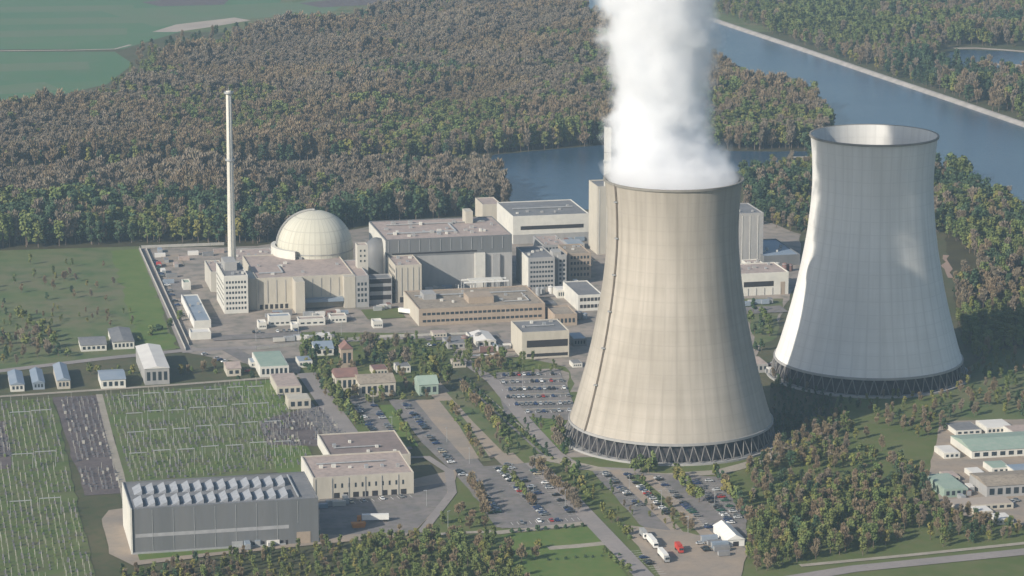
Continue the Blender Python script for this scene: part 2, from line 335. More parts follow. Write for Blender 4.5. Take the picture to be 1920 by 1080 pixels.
for k, (yy, x0, x1) in enumerate([(713,936,1055),(727,938,1060),(741,942,1066),(755,948,1072),(769,958,1074)]):
    strip('lane', [(x0,yy),(x1,yy-3)], 2.2, path_m, 'pale kerb strip between rows of the striped car park')
strip('road', [(860,668),(925,716),(985,790),(1040,850),(1085,878),(1200,884)], 8, road_m, 'curved lane reaching the beige tower')
strip('road', [(1000,855),(1080,872),(1150,888),(1250,893),(1350,886),(1440,862),(1500,820)], 9, path_m, 'curved pale lane round the front of the beige tower')
sheet('parking_lot', [(860,880),(1000,868),(1110,975),(1100,985),(960,992),(930,990)], lot_m, 'crowded car park in the lower middle', .5)
strip('road', [(930,1000),(1010,992),(1095,982)], 6, path_m, 'pale road along the bottom of the car park')
sheet('meadow', [(940,1005),(1105,988),(1190,1100),(960,1100)], bright_grass, 'bright meadow at the bottom centre')
strip('path', [(1030,1030),(1080,1026),(1150,1018)], 6, path_m, 'worn pale patch across the meadow', 1)
strip('road', [(1000,868),(1060,925),(1095,962),(1150,1020),(1225,1100)], 10, road_m, 'long straight road running to the bottom edge')
sheet('parking_lot', [(1110,884),(1360,896),(1400,960),(1400,1040),(1310,1040),(1200,985)], lot_m, 'right hand car park below the beige tower', .5)
strip('road', [(1152,882),(1215,940),(1285,1010),(1330,1060)], 7, lot_pale, 'first pale lane of the right car park')
strip('road', [(1212,893),(1270,948),(1330,1008),(1370,1050)], 7, lot_pale, 'second pale lane of the right car park')
strip('lawn', [(1185,892),(1240,940),(1300,1005)], 7, grass_m, 'planted divider in the right car park')
sheet('parking_lot', [(1165,985),(1290,1000),(1400,1030),(1390,1100),(1250,1100)], lot_pale, 'gravel lorry yard at the bottom', 1)
# hall surroundings
sheet('pavement', [(190,975),(205,958),(246,952),(600,940),(860,880),(842,935),(770,1005),(640,1018),(430,1040),(250,1062),(205,1040)], lot_pale, 'pale apron round the exhibition hall', .4)
sheet('pavement', [(600,930),(780,915),(842,905),(838,930),(775,1000),(600,1005)], lot_m, 'paved forecourt right of the hall', .4)
sheet('lawn', [(258,1040),(600,996),(600,1006),(430,1022),(430,1034),(262,1052)], bright_grass, 'green lawn along the hall front')
strip('road', [(740,860),(800,858),(842,885),(848,925),(790,1000)], 5, road_m, 'curved lane round the forecourt')
strip('path', [(820,1003),(870,1000),(930,998)], 4, path_m, 'short pale path above the bottom wood')
sheet('pavement', [(1760,800),(1790,790),(2200,780),(2200,1010),(1900,985),(1780,965),(1740,900)], lot_pale, 'pale industrial yard at the right edge', 1)
strip('road', [(1400,1100),(1600,1068),(1920,1036),(2300,990)], 10, road_m, 'grey country road in the lower right corner')
strip('path', [(1500,1062),(1700,1043),(1920,1020),(2300,972)], 4, path_m, 'pale cycle path above the country road')

# ---------------------------------------------------------------- trees
def crown_mesh(name, m, r, z0, z1, kind, n=240, seed=0, leafsz=1.1):
    rnd = random.Random(seed); mb = MB(); h = z1-z0
    lobes = []
    for i in range(11):
        t = rnd.random(); a = rnd.random()*2*pi
        if kind == 'cone': rr = r*(1-t)*.75; 
        else: rr = r*.62*math.sqrt(rnd.random())*(1-.55*abs(t-.4)*1.4)
        lobes.append((Vector((rr*cos(a), rr*sin(a), z0+h*(.12+.76*t))), r*rnd.uniform(.3, .5)*(1-.45*t if kind == 'cone' else 1)))
    for i in range(n):
        c, q = lobes[i % len(lobes)]
        d = Vector((rnd.gauss(0,1), rnd.gauss(0,1), rnd.gauss(0,1)*.9)).normalized()
        p = c+d*q*rnd.uniform(.55, 1.12)
        s = leafsz*rnd.uniform(.5, 1.15)
        if kind == 'twig':
            up = Vector((d.x*.7, d.y*.7, 1.1)).normalized(); sd_ = up.orthogonal().normalized(); sd_.rotate(__import__('mathutils').Quaternion(up, rnd.random()*6.28))
            mb.face([p-sd_*s*.45-up*s*.6, p+sd_*s*.45-up*s*.5, p+sd_*s*.12+up*s*1.2])
        else:
            nn = (d+Vector((rnd.uniform(-.6,.6), rnd.uniform(-.6,.6), rnd.uniform(-.2,.8)))).normalized()
            x = nn.orthogonal().normalized(); x.rotate(__import__('mathutils').Quaternion(nn, rnd.random()*6.28)); y = nn.cross(x)
            mb.face([p-x*s*.6-y*s*.4, p+x*s*.5-y*s*.55, p+x*s*.6+y*s*.45, p-x*s*.45+y*s*.6])
    return mb.mesh(name, m)
def trunk_mb(h, r, zc, seed=0, limbs=5, mb=None, m=0):
    rnd = random.Random(seed+99); mb = mb or MB()
    mb.tube((0,0,0), (0,0,h), r, r*.3, 6, m)
    for i in range(limbs):
        a = rnd.random()*6.28; z = h*rnd.uniform(.35,.75); L = zc*rnd.uniform(.5,.85)
        mb.tube((0,0,z), (cos(a)*L, sin(a)*L, z+L*.8), r*.45, r*.12, 5, m)
    return mb
TREE = {}
spec = {'green': (lf_green, 4.2, 2.6, 12, 'round'), 'olive': (lf_olive, 3.6, 2.0, 9.5, 'round'), 'brown': (lf_brown, 4.0, 2.6, 11.5, 'twig'),
        'dark': (lf_dark, 3.0, 1.5, 13, 'cone'), 'bush': (lf_green, 2.6, .3, 4.2, 'round'), 'dbush': (lf_dark, 2.8, .3, 4.6, 'round'), 'grey': (lf_grey, 4.2, 2.6, 12.5, 'twig')}
for k, (m, r, z0, z1, kd) in spec.items():
    TREE[k] = [(crown_mesh('crown', m, r, z0, z1, kd, 230 if kd != 'twig' else 420, s*17+3, 1.25 if kd != 'twig' else 1.15),
                trunk_mb(z1*.8, .28, r*.8, s).mesh('trunk', wood_m)) for s in range(3)]
WORDS = ['first','second','third','fourth','fifth','sixth','seventh','eighth','ninth','tenth','eleventh','twelfth','thirteenth','fourteenth','fifteenth','sixteenth','seventeenth','eighteenth','nineteenth','twentieth','twenty-first','twenty-second','twenty-third','twenty-fourth','twenty-fifth','twenty-sixth','twenty-seventh','twenty-eighth','twenty-ninth','thirtieth']
ADJ = {'green': 'leafy green', 'olive': 'yellow-green', 'brown': 'orange-brown', 'dark': 'dark slender', 'bush': 'low green', 'dbush': 'dark green', 'grey': 'bare brown'}
def put_tree(p, kind, label, group, s=1.0):
    cm, tm = random.choice(TREE[kind])
    nm = 'bush' if 'bush' in kind else ('conifer' if kind == 'dark' else 'broadleaf_tree')
    o = empty(nm, (p.x, p.y, 0), random.random()*6.28, label, 'bush' if 'bush' in kind else 'tree', group)
    o.scale = (s*random.uniform(.9,1.15), s*random.uniform(.9,1.15), s*random.uniform(.85,1.15))
    inst('crown', cm, o); inst('trunk', tm, o)
def tree_row(A, B, n, kinds, desc, group, s=1.0, jit=1.5, far='from the far end'):
    a = g(*A); b = g(*B)
    for i in range(n):
        t = (i+.5)/n; p = a.lerp(b, t)+Vector((random.uniform(-jit,jit), random.uniform(-jit,jit), 0))
        k = random.choice(kinds)
        put_tree(p, k, f"{ADJ[k]} {'bush' if 'bush' in k else 'tree'}, {WORDS[i]} {far} of {desc}", group, s*random.uniform(.8,1.15))
def inside(p, poly):
    c = False; n = len(poly)
    for i in range(n):
        a = poly[i]; b = poly[i-1]
        if (a.y > p.y) != (b.y > p.y) and p.x < (b.x-a.x)*(p.y-a.y)/(b.y-a.y)+a.x: c = not c
    return c
def tree_clump(poly, n, kinds, desc, group, s=1.0):
    P = [g(*q) for q in poly]; xs = [p.x for p in P]; ys = [p.y for p in P]; out = []; tries = 0
    while len(out) < n and tries < 4000:
        tries += 1
        p = Vector((random.uniform(min(xs), max(xs)), random.uniform(min(ys), max(ys)), 0))
        if inside(p, P) and all((p-q).length > 3.6*s for q in out): out.append(p)
    out.sort(key=lambda p: proj(p.x, p.y, 0)[0])
    for i, p in enumerate(out):
        k = random.choice(kinds)
        put_tree(p, k, f"{ADJ[k]} {'bush' if 'bush' in k else 'tree'}, {WORDS[i]} from the left {desc}", group, s*random.uniform(.8,1.2))

# far woods: one object each, thousands of trees nobody could count
SRC = bpy.data.collections.new('forest_tree_kinds')
fk = []
for i, (m, r, z0, z1, kd, n) in enumerate([(lf_grey,5.2,5,21,'twig',700),(lf_brown,5.0,5,20,'twig',700),(lf_green,5.2,4,19,'round',330),(lf_dark,4.8,2,19,'round',330),(lf_brown,5.4,4,18,'twig',700),(lf_olive,4.6,3,16,'round',300)]):
    me = crown_mesh('forest_tree', m, r, z0, z1, kd, n, 300+i, 1.35 if kd != 'twig' else 1.2)
    # trunk and limbs in the same mesh
    import bmesh
    bm = bmesh.new(); bm.from_mesh(me); tm = trunk_mb(z1*.8, .35, r*.9, i, 6).mesh('t', wood_m)
    k0 = len(bm.faces); bm.from_mesh(tm); bm.faces.ensure_lookup_table()
    for f in bm.faces[k0:]: f.material_index = 1
    bm.to_mesh(me); bm.free(); me.materials.append(wood_m)
    o = bpy.data.objects.new('%02d_forest_tree' % i, me); SRC.objects.link(o)
def gn_forest():
    ng = bpy.data.node_groups.new('plant_trees', 'GeometryNodeTree')
    ng.interface.new_socket('Geometry', in_out='INPUT', socket_type='NodeSocketGeometry')
    ng.interface.new_socket('Geometry', in_out='OUTPUT', socket_type='NodeSocketGeometry')
    n = ng.nodes; L = ng.links.new
    gi = n.new('NodeGroupInput'); go = n.new('NodeGroupOutput'); ip = n.new('GeometryNodeInstanceOnPoints'); ci = n.new('GeometryNodeCollectionInfo')
    ci.inputs['Collection'].default_value = SRC; ci.inputs['Separate Children'].default_value = True; ci.inputs['Reset Children'].default_value = True
    def at(nm, ty):
        a = n.new('GeometryNodeInputNamedAttribute'); a.data_type = ty; a.inputs[0].default_value = nm; return a.outputs[0]
    L(gi.outputs[0], ip.inputs['Points']); L(ci.outputs[0], ip.inputs['Instance']); ip.inputs['Pick Instance'].default_value = True
    L(at('tree_kind', 'INT'), ip.inputs['Instance Index'])
    cx = n.new('ShaderNodeCombineXYZ'); L(at('turn', 'FLOAT'), cx.inputs[2]); L(cx.outputs[0], ip.inputs['Rotation'])
    L(at('size', 'FLOAT_VECTOR'), ip.inputs['Scale']); L(ip.outputs[0], go.inputs[0]); return ng
NG = gn_forest()
def forest(name, label, poly, sp, mix, size=1.0, world=False, keep=lambda p: 1.0):
    P = [g(*q) for q in poly]; xs = [p.x for p in P]; ys = [p.y for p in P]
    v = []; kd = []; sz = []; tn = []
    y = min(ys)
    while y < max(ys):
        x = min(xs)
        while x < max(xs):
            p = Vector((x+random.uniform(-.45,.45)*sp, y+random.uniform(-.45,.45)*sp, 0))
            if inside(p, P) and random.random() < keep(p):
                a = noise.noise(p*.004)*.9+noise.noise(p*.014+Vector((9,3,0)))*.75+random.uniform(-.2,.2)
                k = mix(a, p); v.append((p.x, p.y, 0)); kd.append(k)
                s = size*random.uniform(.85,1.12)*(1+.6*noise.noise(p*.009+Vector((4,4,2)))); sz.append((s*random.uniform(.9,1.15), s*random.uniform(.9,1.15), s*random.uniform(.85,1.15))); tn.append(random.random()*6.28)
            x += sp
        y += sp
    me = bpy.data.meshes.new(name); me.from_pydata(v, [], []); 
    a = me.attributes.new('tree_kind', 'INT', 'POINT'); a.data.foreach_set('value', kd)
    a = me.attributes.new('turn', 'FLOAT', 'POINT'); a.data.foreach_set('value', tn)
    a = me.attributes.new('size', 'FLOAT_VECTOR', 'POINT'); a.data.foreach_set('vector', [c for s in sz for c in s])
    o = inst(name, me); md = o.modifiers.new('trees', 'NODES'); md.node_group = NG
    tag(o, label, None, None, 'stuff'); print(name, len(v)); return o
def mix_brown(a, p):
    if a > .38: return random.choice((2, 5, 4, 2))
    if a < -.5: return random.choice((3, 2, 0))
    return random.choice((1, 1, 4, 1)) if noise.noise(p*.006+Vector((3,8,1))) > 0 else random.choice((0, 0, 0, 4))
def mix_edge(a, p):
    if a > .05: return 2
    if a < -.35: return 3
    return random.choice((0, 1, 4, 5))
def mix_fresh(a, p):
    return random.choice((2, 5, 2, 2, 4)) if a > -.1 else random.choice((2, 5, 4, 1, 0, 3))
def mix_green(a, p):
    a += random.uniform(-.4, .4)
    if a > -.05: return random.choice((2, 2, 5, 5, 0))
    if a < -.3: return 3
    return random.choice((0, 2, 3, 4))
FOREST_FAR = [(-350,232),(0,226),(120,212),(220,192),(290,140),(450,84),(620,55),(820,14),(1000,-26),(1060,14),(1130,48),(1320,122),(1467,185),(1528,206),(1560,232),(1560,256),(1530,280),(1390,281),(1130,271),(930,288),(800,297),(500,304),(0,313),(-350,319)]
def mix_far(a, p):
    y = proj(p.x, p.y, 0)[1]; g_ = max(0, 1-abs(y-262)/75)*.62 if p.x > -330 else max(0, 1-abs(y-285)/40)*.4
    return mix_brown(a+g_+random.uniform(-.12,.12), p)
forest('riverside_forest', 'vast brown and green riverside forest behind the channel', FOREST_FAR, 8.0, mix_far, .98)
forest('forest_edge', 'greener front edge of the riverside forest along the water', [(-100,300),(300,280),(900,262),(1130,240),(1400,240),(1560,236),(1556,258),(1530,281),(1390,282),(1130,272),(930,289),(800,298),(500,305),(0,314)], 11, mix_green, .85)
forest('near_forest', 'brown wood strip between the channel and the power plant', [(-350,362),(0,354),(500,344),(860,336),(925,353),(960,385),(968,398),(900,404),(700,420),(480,458),(260,456),(0,468),(-350,486)], 8.5, lambda a, p: mix_brown(a-.2, p) if proj(p.x, p.y, 0)[1] < 400 else mix_green(a-.1, p), 1.15)
forest('far_bank_forest', 'hazy mixed forest across the river', [(1390,38),(1250,-20),(1150,-60),(1600,-90),(2500,-60),(2500,425),(2200,322),(1920,224),(1640,132)], 12, mix_edge, .95,
       keep=lambda p: 0.0 if inside(p, POND) else 1)  if False else None
POND = [g(*q) for q in [(1750,130),(1765,96),(1800,84),(1890,88),(2120,92),(2120,150),(1900,140)]]
forest('far_bank_forest', 'hazy mixed forest across the river', [(1392,44),(1290,8),(1150,-50),(1600,-90),(2400,-60),(2400,390),(2200,322),(1920,229),(1640,134)], 11.5, mix_edge, .95, keep=lambda p: 0.0 if inside(p, POND) else .95)
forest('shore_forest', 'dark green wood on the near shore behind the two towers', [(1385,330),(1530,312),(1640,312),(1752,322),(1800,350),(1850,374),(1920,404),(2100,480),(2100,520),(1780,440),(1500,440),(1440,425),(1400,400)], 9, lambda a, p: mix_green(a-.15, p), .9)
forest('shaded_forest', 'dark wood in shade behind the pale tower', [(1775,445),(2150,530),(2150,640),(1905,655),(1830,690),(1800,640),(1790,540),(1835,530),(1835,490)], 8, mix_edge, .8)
forest('corner_forest', 'green and brown wood at the lower right', [(1400,880),(1440,862),(1520,800),(1560,775),(1600,800),(1740,905),(1775,965),(1880,985),(2150,1010),(2150,1030),(1920,1010),(1700,1035),(1520,1052),(1420,1078),(1395,1040),(1412,985)], 6.0, mix_fresh, .46, keep=lambda p: .95 if noise.noise(p*.022)+.5*noise.noise(p*.06) > -.22 else .12)
forest('slope_forest', 'green scrub on the slope right of the pale tower', [(1620,745),(1770,745),(1810,705),(1870,668),(2100,640),(2100,780),(1800,785),(1745,830),(1640,800)], 8, mix_fresh, .42, keep=lambda p: .8)
forest('bottom_forest', 'olive and brown wood along the bottom edge', [(210,1085),(300,1066),(430,1046),(640,1024),(780,1012),(925,1012),(960,1090),(1080,1150),(200,1150)], 6.4, mix_fresh, .42)
forest('meadow_scrub', 'scattered scrub on the left meadow', [(-200,520),(0,500),(180,480),(250,560),(255,620),(200,612),(130,600),(60,690),(-200,700)], 9, mix_edge, .33, keep=lambda p: .5 if proj(p.x, p.y, 0)[1] > 585 else .12)
forest('shrubbery', 'shrubs and garden hedges among the office houses', [(558,626),(860,640),(975,672),(1060,690),(1062,700),(900,712),(850,690),(800,750),(650,760),(700,815),(668,812),(570,702)], 6.5, mix_edge, .3, keep=lambda p: .33)
forest('verge_shrubs', 'low shrubs along the verges near the beige tower', [(835,735),(900,712),(935,712),(945,778),(1062,790),(1066,850),(960,870),(900,800)], 6, mix_green, .24, keep=lambda p: .3)
forest('verge_shrubs', 'low shrubs on the green ground below the car parks', [(1040,872),(1110,880),(1300,1000),(1180,1000),(1100,950)], 6, mix_green, .26, keep=lambda p: .3)
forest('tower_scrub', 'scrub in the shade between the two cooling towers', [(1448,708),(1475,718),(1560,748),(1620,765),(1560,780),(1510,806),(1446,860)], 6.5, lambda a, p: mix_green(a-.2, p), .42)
forest('field_edge_scrub', 'hazy scrub between far field and forest', [(150,205),(240,140),(260,100),(440,55),(560,40),(620,60),(450,90),(290,145),(220,195)], 11, mix_edge, .6, keep=lambda p: .5)

# ---------------------------------------------------------------- buildings
def parapet(W, D, H, t=.5, h=.9):
    m = MB(); m.box(0, W, 0, t, H, H+h); m.box(0, W, D-t, D, H, H+h); m.box(0, t, t, D-t, H, H+h); m.box(W-t, W, t, D-t, H, H+h); return m
class Bld:
    def __init__(s, name, label, cat, px0, py, px1, ytop, D, wall, roof, group=None, rot=ROT, H=None, gable=None, par=True, sidewall=None):
        o = g(px0, py); u = Vector((cos(rot), sin(rot), 0)); s.o = o
        s.W = solve(lambda w_: proj(*(o+u*w_))[0], px1, 1, 400)
        s.H = H if H else solve(lambda h: -proj(o.x, o.y, h)[1], -ytop, .5, 250)
        s.D = D; s.e = empty(name, o, rot, label, cat, group); W, H = s.W, s.H
        s.wall = MB().box(0, W, 0, D, 0, H).build('wall', wall, s.e)
        if gable:
            gm = MB(); ax, rise = gable
            s.roof = gm.gable(-.4, W+.4, -.4, D+.4, H+.003, H+rise, 0, ax).build('roof', roof, s.e)
        else:
            s.roof = MB().box(.5, W-.5, .5, D-.5, H, H+.2).build('roof', roof, s.e)
            if par: parapet(W, D, H).build('parapet', wall, s.e)
        s._w = {}
    def wins(s, face, a0, a1, z0, z1, nx, nz, fw=.6, fh=.55, m=None, name='window', part=None):
        m = m or glass; wx = (a1-a0)/nx*fw; wz = (z1-z0)/nz*fh; key = (face, round(wx, 2), round(wz, 2), m.name)
        if key not in s._w:
            b = MB()
            if face in 'FB': b.box(-wx/2, wx/2, -.06, .06, -wz/2, wz/2)
            else: b.box(-.06, .06, -wx/2, wx/2, -wz/2, wz/2)
            s._w[key] = b.mesh(name, m)
        for i in range(nx):
            for j in range(nz):
                a = a0+(a1-a0)*(i+.5)/nx; z = z0+(z1-z0)*(j+.5)/nz
                loc = {'F': (a, 0, z), 'B': (a, s.D, z), 'L': (0, a, z), 'R': (s.W, a, z)}[face]
                inst(name, s._w[key], s.e, loc)
    def box(s, name, m, x0, x1, y0, y1, z0, z1): return MB().box(x0, x1, y0, y1, z0, z1).build(name, m, s.e)
    def vents(s, n, seed=0, name='roof_vent', m=None, sz=2.0):
        r = random.Random(seed)
        for i in range(n):
            x = s.W*(.06+.88*(i+.3+.4*r.random())/n); y = s.D*r.uniform(.15,.85); a = sz*r.uniform(.6,1.3); b = sz*r.uniform(.5,1.1)
            MB().box(x-a/2, x+a/2, y-b/2, y+b/2, s.H+.2, s.H+.2+sz*r.uniform(.5,.9)).build(name, m or random.choice((conc_w, conc_g, steel)), s.roof)

roof_br = mat('purple_brown_roof', (.25,.2,.185), (.21,.17,.16), .08, c3=(.15,.13,.12), scale3=.3, amt3=.5)
# reactor building with its dome
DC = g(592, 528); SC = F/(DC.y*cos(PITCH)+HC*sin(PITCH)); RD = 71/SC
dome = empty('reactor_dome', DC, ROT, 'large cream containment dome rising from the flat reactor building', 'dome')
zb = 24.5; zs = solve(lambda z: -proj(DC.x, DC.y, z+RD*cos(R(11)))[1], -396, 5, 120)
prof = [(RD, 0), (RD, zs*.5), (RD, zs)]+[(RD*cos(a*pi/40), zs+RD*sin(a*pi/40)) for a in range(1, 20)]+[(.01, zs+RD)]
MB().lathe(prof, 72).build('shell', dome_m, dome, smooth=True)
mb = MB(); lastp = None                                             # walkway climbing over the dome
for k in range(0, 21):
    a = k*pi/40; p = Vector((-(RD+.9)*cos(a)*cos(.25), (RD+.9)*cos(a)*sin(.25), zs+(RD+.9)*sin(a)))
    if lastp: mb.tube(lastp, p, .8, .8, 4)
    lastp = p
mb.build('walkway', conc_g, dome)
mb = MB()
for k in range(24):
    a0 = 2*pi*k/24; mb.tube((cos(a0)*(RD+.2), sin(a0)*(RD+.2), zs), (cos(a0+2*pi/24)*(RD+.2), sin(a0+2*pi/24)*(RD+.2), zs), .35, .35, 4)
mb.build('ring_joint', conc_g, dome)
mb = MB(); mb.lathe([(RD+4.5, 0), (RD+4.5, zs+3), (RD+1.5, zs+3), (RD+1.5, 0)], 40, 0, R(150), R(235)); mb.build('stair_enclosure', conc_w, dome)

# annexe in front of and around the dome
rb = Bld('reactor_building', 'flat beige reactor building wrapped round the cream dome', 'building', 482, 582, 664, 524, 78, conc_b, roof_p)
W = rb.W; H = rb.H
rb.box('buttress', conc_b, W*.365, W*.46, -16, 0, 0, H+.5)
rb.box('buttress', conc_b, W*.885, W*1.0, -6.5, 0, 0, H+.5)
mb = MB(); mb.lathe([(13, 0), (13, H+.6), (0.01, H+.6)], 24, 0, pi/2, 1.5*pi, (0, 14)); mb.build('round_corner', conc_b, rb.e)
rb.wins('F', W*.02, W*.33, 0, 4.5, 6, 1, .6, .7, dark, 'gate'); rb.wins('F', W*.5, W*.86, 3.5, 6, 12, 1, .6, .8)
rb.box('loading_canopy', roof_bl, W*.48, W*.88, -6, -.03, 5, 7.2); rb.vents(9, 3)
an = Bld('plant_building', 'grey flat block attached right of the reactor building', 'building', 667, 577, 692, 520, 55, conc_g, roof_p); an.wins('F', 1, an.W-1, 3, an.H-3, 3, 4)
cb = Bld('plant_building', 'small sunlit cream tower block right of the dome', 'building', 671, 560, 691, 462, 9, metal_c, roof_p); cb.wins('F', 1, cb.W-1, 25, 36, 2, 3, .4, .4)
# bridges between the reactor and the turbine hall
br = Bld('pipe_bridge', 'stacked enclosed bridge linking reactor building and turbine hall', 'bridge', 692, 572, 735, 525, 14, conc_g, roof_g)
for z in (3.5, 9.5, 15): br.box('gallery_window', dark, .5, br.W-.5, -.06, .06, z, z+3.2)
# left grey block with windows, lower wings behind
lb = Bld('control_building', 'grey white control block with rows of windows left of the dome', 'building', 421, 589, 466, 520, 46, conc_w, roof_g)
lb.wins('F', 1, lb.W-1, 2, lb.H-2, 7, 6, .6, .45); lb.wins('L', 2, 44, 4, lb.H-4, 9, 5, .5, .4); lb.vents(4, 5)
lb.box('roof_room', conc_g, 3, lb.W-5, 20, 40, lb.H+.2, lb.H+6)
l2 = Bld('plant_building', 'low cream sided shed west of the control block', 'building', 396, 548, 424, 512, 40, metal_c, roof_p); l2.vents(2, 8)
l3 = Bld('plant_building', 'flat roofed block behind the tall chimney', 'building', 440, 520, 520, 490, 40, conc_g, roof_p); l3.vents(6, 9); l3.wins('F', 2, l3.W-2, 2, l3.H-1, 10, 2)
# chimney
cp = g(436, 528); ch = empty('chimney', cp, 0, 'tall slender white chimney with platforms left of the dome', 'chimney')
zt = solve(lambda z: -proj(cp.x, cp.y, z)[1], -170, 50, 250)
MB().lathe([(3.1,0),(2.85,30),(2.3,zt*.6),(1.9,zt),(1.2,zt),(1.2,zt-4)], 20).build('stack', mat('chimney_concrete', (.6,.57,.5), (.55,.53,.47), .15, c3=(.42,.4,.36), scale3=.5, amt3=.4), ch, smooth=True)
for z in (zt*.64, zt-1.6): MB().lathe([(2,z-.4),(3.4,z-.4),(3.4,z+.9),(2,z+.5)], 20).build('platform', steel, ch)
MB().tube((0,-3.2,2),(0,-2.1,zt-2),.25,.25,4).build('ladder', steel, ch)
mb = MB(); mb.tube((0,0,zt),(0,0,zt+3),.3,.1,5); mb.build('lightning_rod', steel, ch)
# turbine hall
th = Bld('turbine_hall', 'long grey turbine hall with pinkish vented roof', 'building', 724, 548, 960, 452, 70, metal_b, roof_p)
W = th.W; H = th.H; th.vents(26, 11, 'roof_vent', None, 2.4)
th.box('plinth', conc_g, 0, W, -.25, 0, 0, H*.68); th.box('window_band', dark, W*.05, W*.72, -.1, 0, H*.72, H*.75)
th.box('stair_tower', conc_w, W*.7, W*.78, -3, -.26, 0, H*.7); th.box('stair_tower', conc_g, W*.84, W*.9, -2.2, -.26, 0, H*.66)
th.box('roof_room', conc_b, W*.74, W*.8, 50, 62, H+.2, H+9)
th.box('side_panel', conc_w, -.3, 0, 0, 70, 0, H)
fb = Bld('plant_building', 'beige block with bright left wall in front of the turbine hall', 'building', 742, 568, 791, 500, 34, conc_b, roof_p)
fb.vents(4, 15); fb.wins('L', 2, 32, 3, fb.H-2, 6, 5, .5, .5); fb.box('door', dark, 3, 7, -.06, .06, 0, 4)
# round dark tank right of the dome
tp = g(706, 540); tk = empty('reactor_vessel_building', tp, 0, 'dark rounded roof building tucked between dome and turbine hall', 'building')
MB().lathe([(10,0),(10,22),(9.2,28),(7,33),(3.6,36),(.01,37)], 32).build('shell', metal_b, tk, smooth=True)
# switchgear in front of turbine hall
def transformer(px, py, label):
    e = empty('transformer', g(px, py), ROT, label, 'transformer', 'transformers along the turbine hall')
    MB().box(-3.5,3.5,-2.5,2.5,0,4.5).build('tank', conc_g, e)
    for s_ in (-1, 1): MB().box(s_*4.4-.7,s_*4.4+.7,-2.2,2.2,.5,4).build('radiator', steel, e)
    for x in (-2, 0, 2): MB().tube((x,0,4.5),(x,0,7.5),.4,.2,6).build('bushing', white_p, e)
for k, x in enumerate((865, 888, 912, 936)): transformer(x, 553, f'grey transformer, {WORDS[k]} from the left before the turbine hall')
pf = empty('pipe_rack', g(870, 560), ROT, 'white pipe gantry over the transformers', 'gantry')
for x in range(0, 33, 8):
    for y in (0, 9): MB().tube((x,y,0),(x,y,11),.4,.4,6).build('leg', steel, pf)
for y in (0, 9): MB().box(0, 32, y-.5, y+.5, 11, 12).build('beam', white_p, pf)
MB().box(4, 28, 1, 8, 12.01, 12.8).build('deck', conc_w, pf)
# long low brown building
ll = Bld('workshop_building', 'long low brown building with tan roof below the turbine hall', 'building', 786, 612, 1022, 582, 58, brick_m, roof_t)
W = ll.W; ll.wins('F', 2, W-2, 1, ll.H-.5, 26, 2, .75, .35); ll.box('side_panel', conc_b, -.3, 0, 0, 58, 0, ll.H+.5); ll.vents(12, 21)
ll.box('roof_room', brick_m, W*.42, W*.62, 12, 30, ll.H+.2, ll.H+4.5); ll.box('roof_room', conc_g, W*.1, W*.2, 30, 44, ll.H+.2, ll.H+4)
# rear building by the water
re = Bld('plant_building', 'pale building with long dark window band near the inlet', 'building', 962, 458, 1104, 408, 60, conc_w, roof_g)
W = re.W; H = re.H; re.box('window_band', dark, W*.1, W*.93, -.08, 0, H*.52, H*.66); re.vents(6, 31); re.box('plinth', conc_g, 0, W, -.4, 0, 0, H*.35)
wl = Bld('plant_building', 'low grey building between turbine hall and inlet', 'building', 905, 418, 940, 402, 30, conc_b, roof_p, H=14)
# tall square blocks behind the steaming tower
t1b = Bld('reactor_block', 'tall windowless pale block left behind the steaming tower', 'building', 1120, 478, 1262, 352, 28, conc_b, roof_g); t1b.vents(3, 33, sz=3)
t2b = Bld('reactor_block', 'tall grey block right behind the steaming tower', 'building', 1330, 500, 1430, 405, 40, conc_g, roof_g); t2b.vents(4, 34)
sp = g(1138, 474); st = empty('vent_stack', sp, 0, 'square pinkish vent stack beside the steam column', 'chimney')
zv = solve(lambda z: -proj(sp.x, sp.y, z)[1], -238, 50, 250)
MB().box(-2.6,2.6,-2.6,2.6,0,zv).build('stack', conc_w, st)
MB().box(-3.2,3.2,-3.2,3.2,zv*.72,zv*.72+1.5).build('platform', steel, st); MB().box(-1.8,1.8,-1.8,1.8,zv,zv+.8).build('flue', dark, st)
for k in range(5): MB().box(-2.68,2.68,-2.68,2.68,zv*(.2+.15*k),zv*(.2+.15*k)+.5).build('band', conc_g, st)
# office block with bright left wall
ob = Bld('office_building', 'office block with bright white left wall and window rows', 'building', 991, 545, 1040, 486, 40, conc_g, roof_g)
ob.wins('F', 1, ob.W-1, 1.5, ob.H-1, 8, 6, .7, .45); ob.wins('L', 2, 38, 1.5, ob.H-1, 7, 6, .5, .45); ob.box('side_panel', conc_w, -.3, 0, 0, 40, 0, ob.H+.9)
ob.vents(4, 41); ob.box('stair_tower', conc_g, ob.W, ob.W+6, 6, 16, 0, ob.H+3)
o2 = Bld('office_building', 'slim grey stair block right of the office block', 'building', 1046, 540, 1062, 480, 22, conc_g, roof_g); o2.wins('F', .5, o2.W-.5, 2, o2.H-2, 2, 6)
o3 = Bld('plant_building', 'purplish grey block with sawn roof behind the offices', 'building', 1020, 500, 1062, 462, 36, conc_g, roof_p); o3.vents(5, 42); o3.wins('F', 1, o3.W-1, 2, o3.H, 6, 3)
o4 = Bld('plant_building', 'brown shadowed block left of the steaming tower', 'building', 1066, 526, 1108, 478, 34, brick_m, roof_t); o4.vents(4, 43); o4.wins('F', 1, o4.W-1, 2, o4.H, 6, 4, .6, .5)
o5 = Bld('plant_building', 'white walled hall at the left foot of the steaming tower', 'building', 1084, 584, 1130, 556, 46, conc_w, roof_g); o5.wins('F', 1, o5.W-1, 1, o5.H, 6, 2, .8, .5, dark)
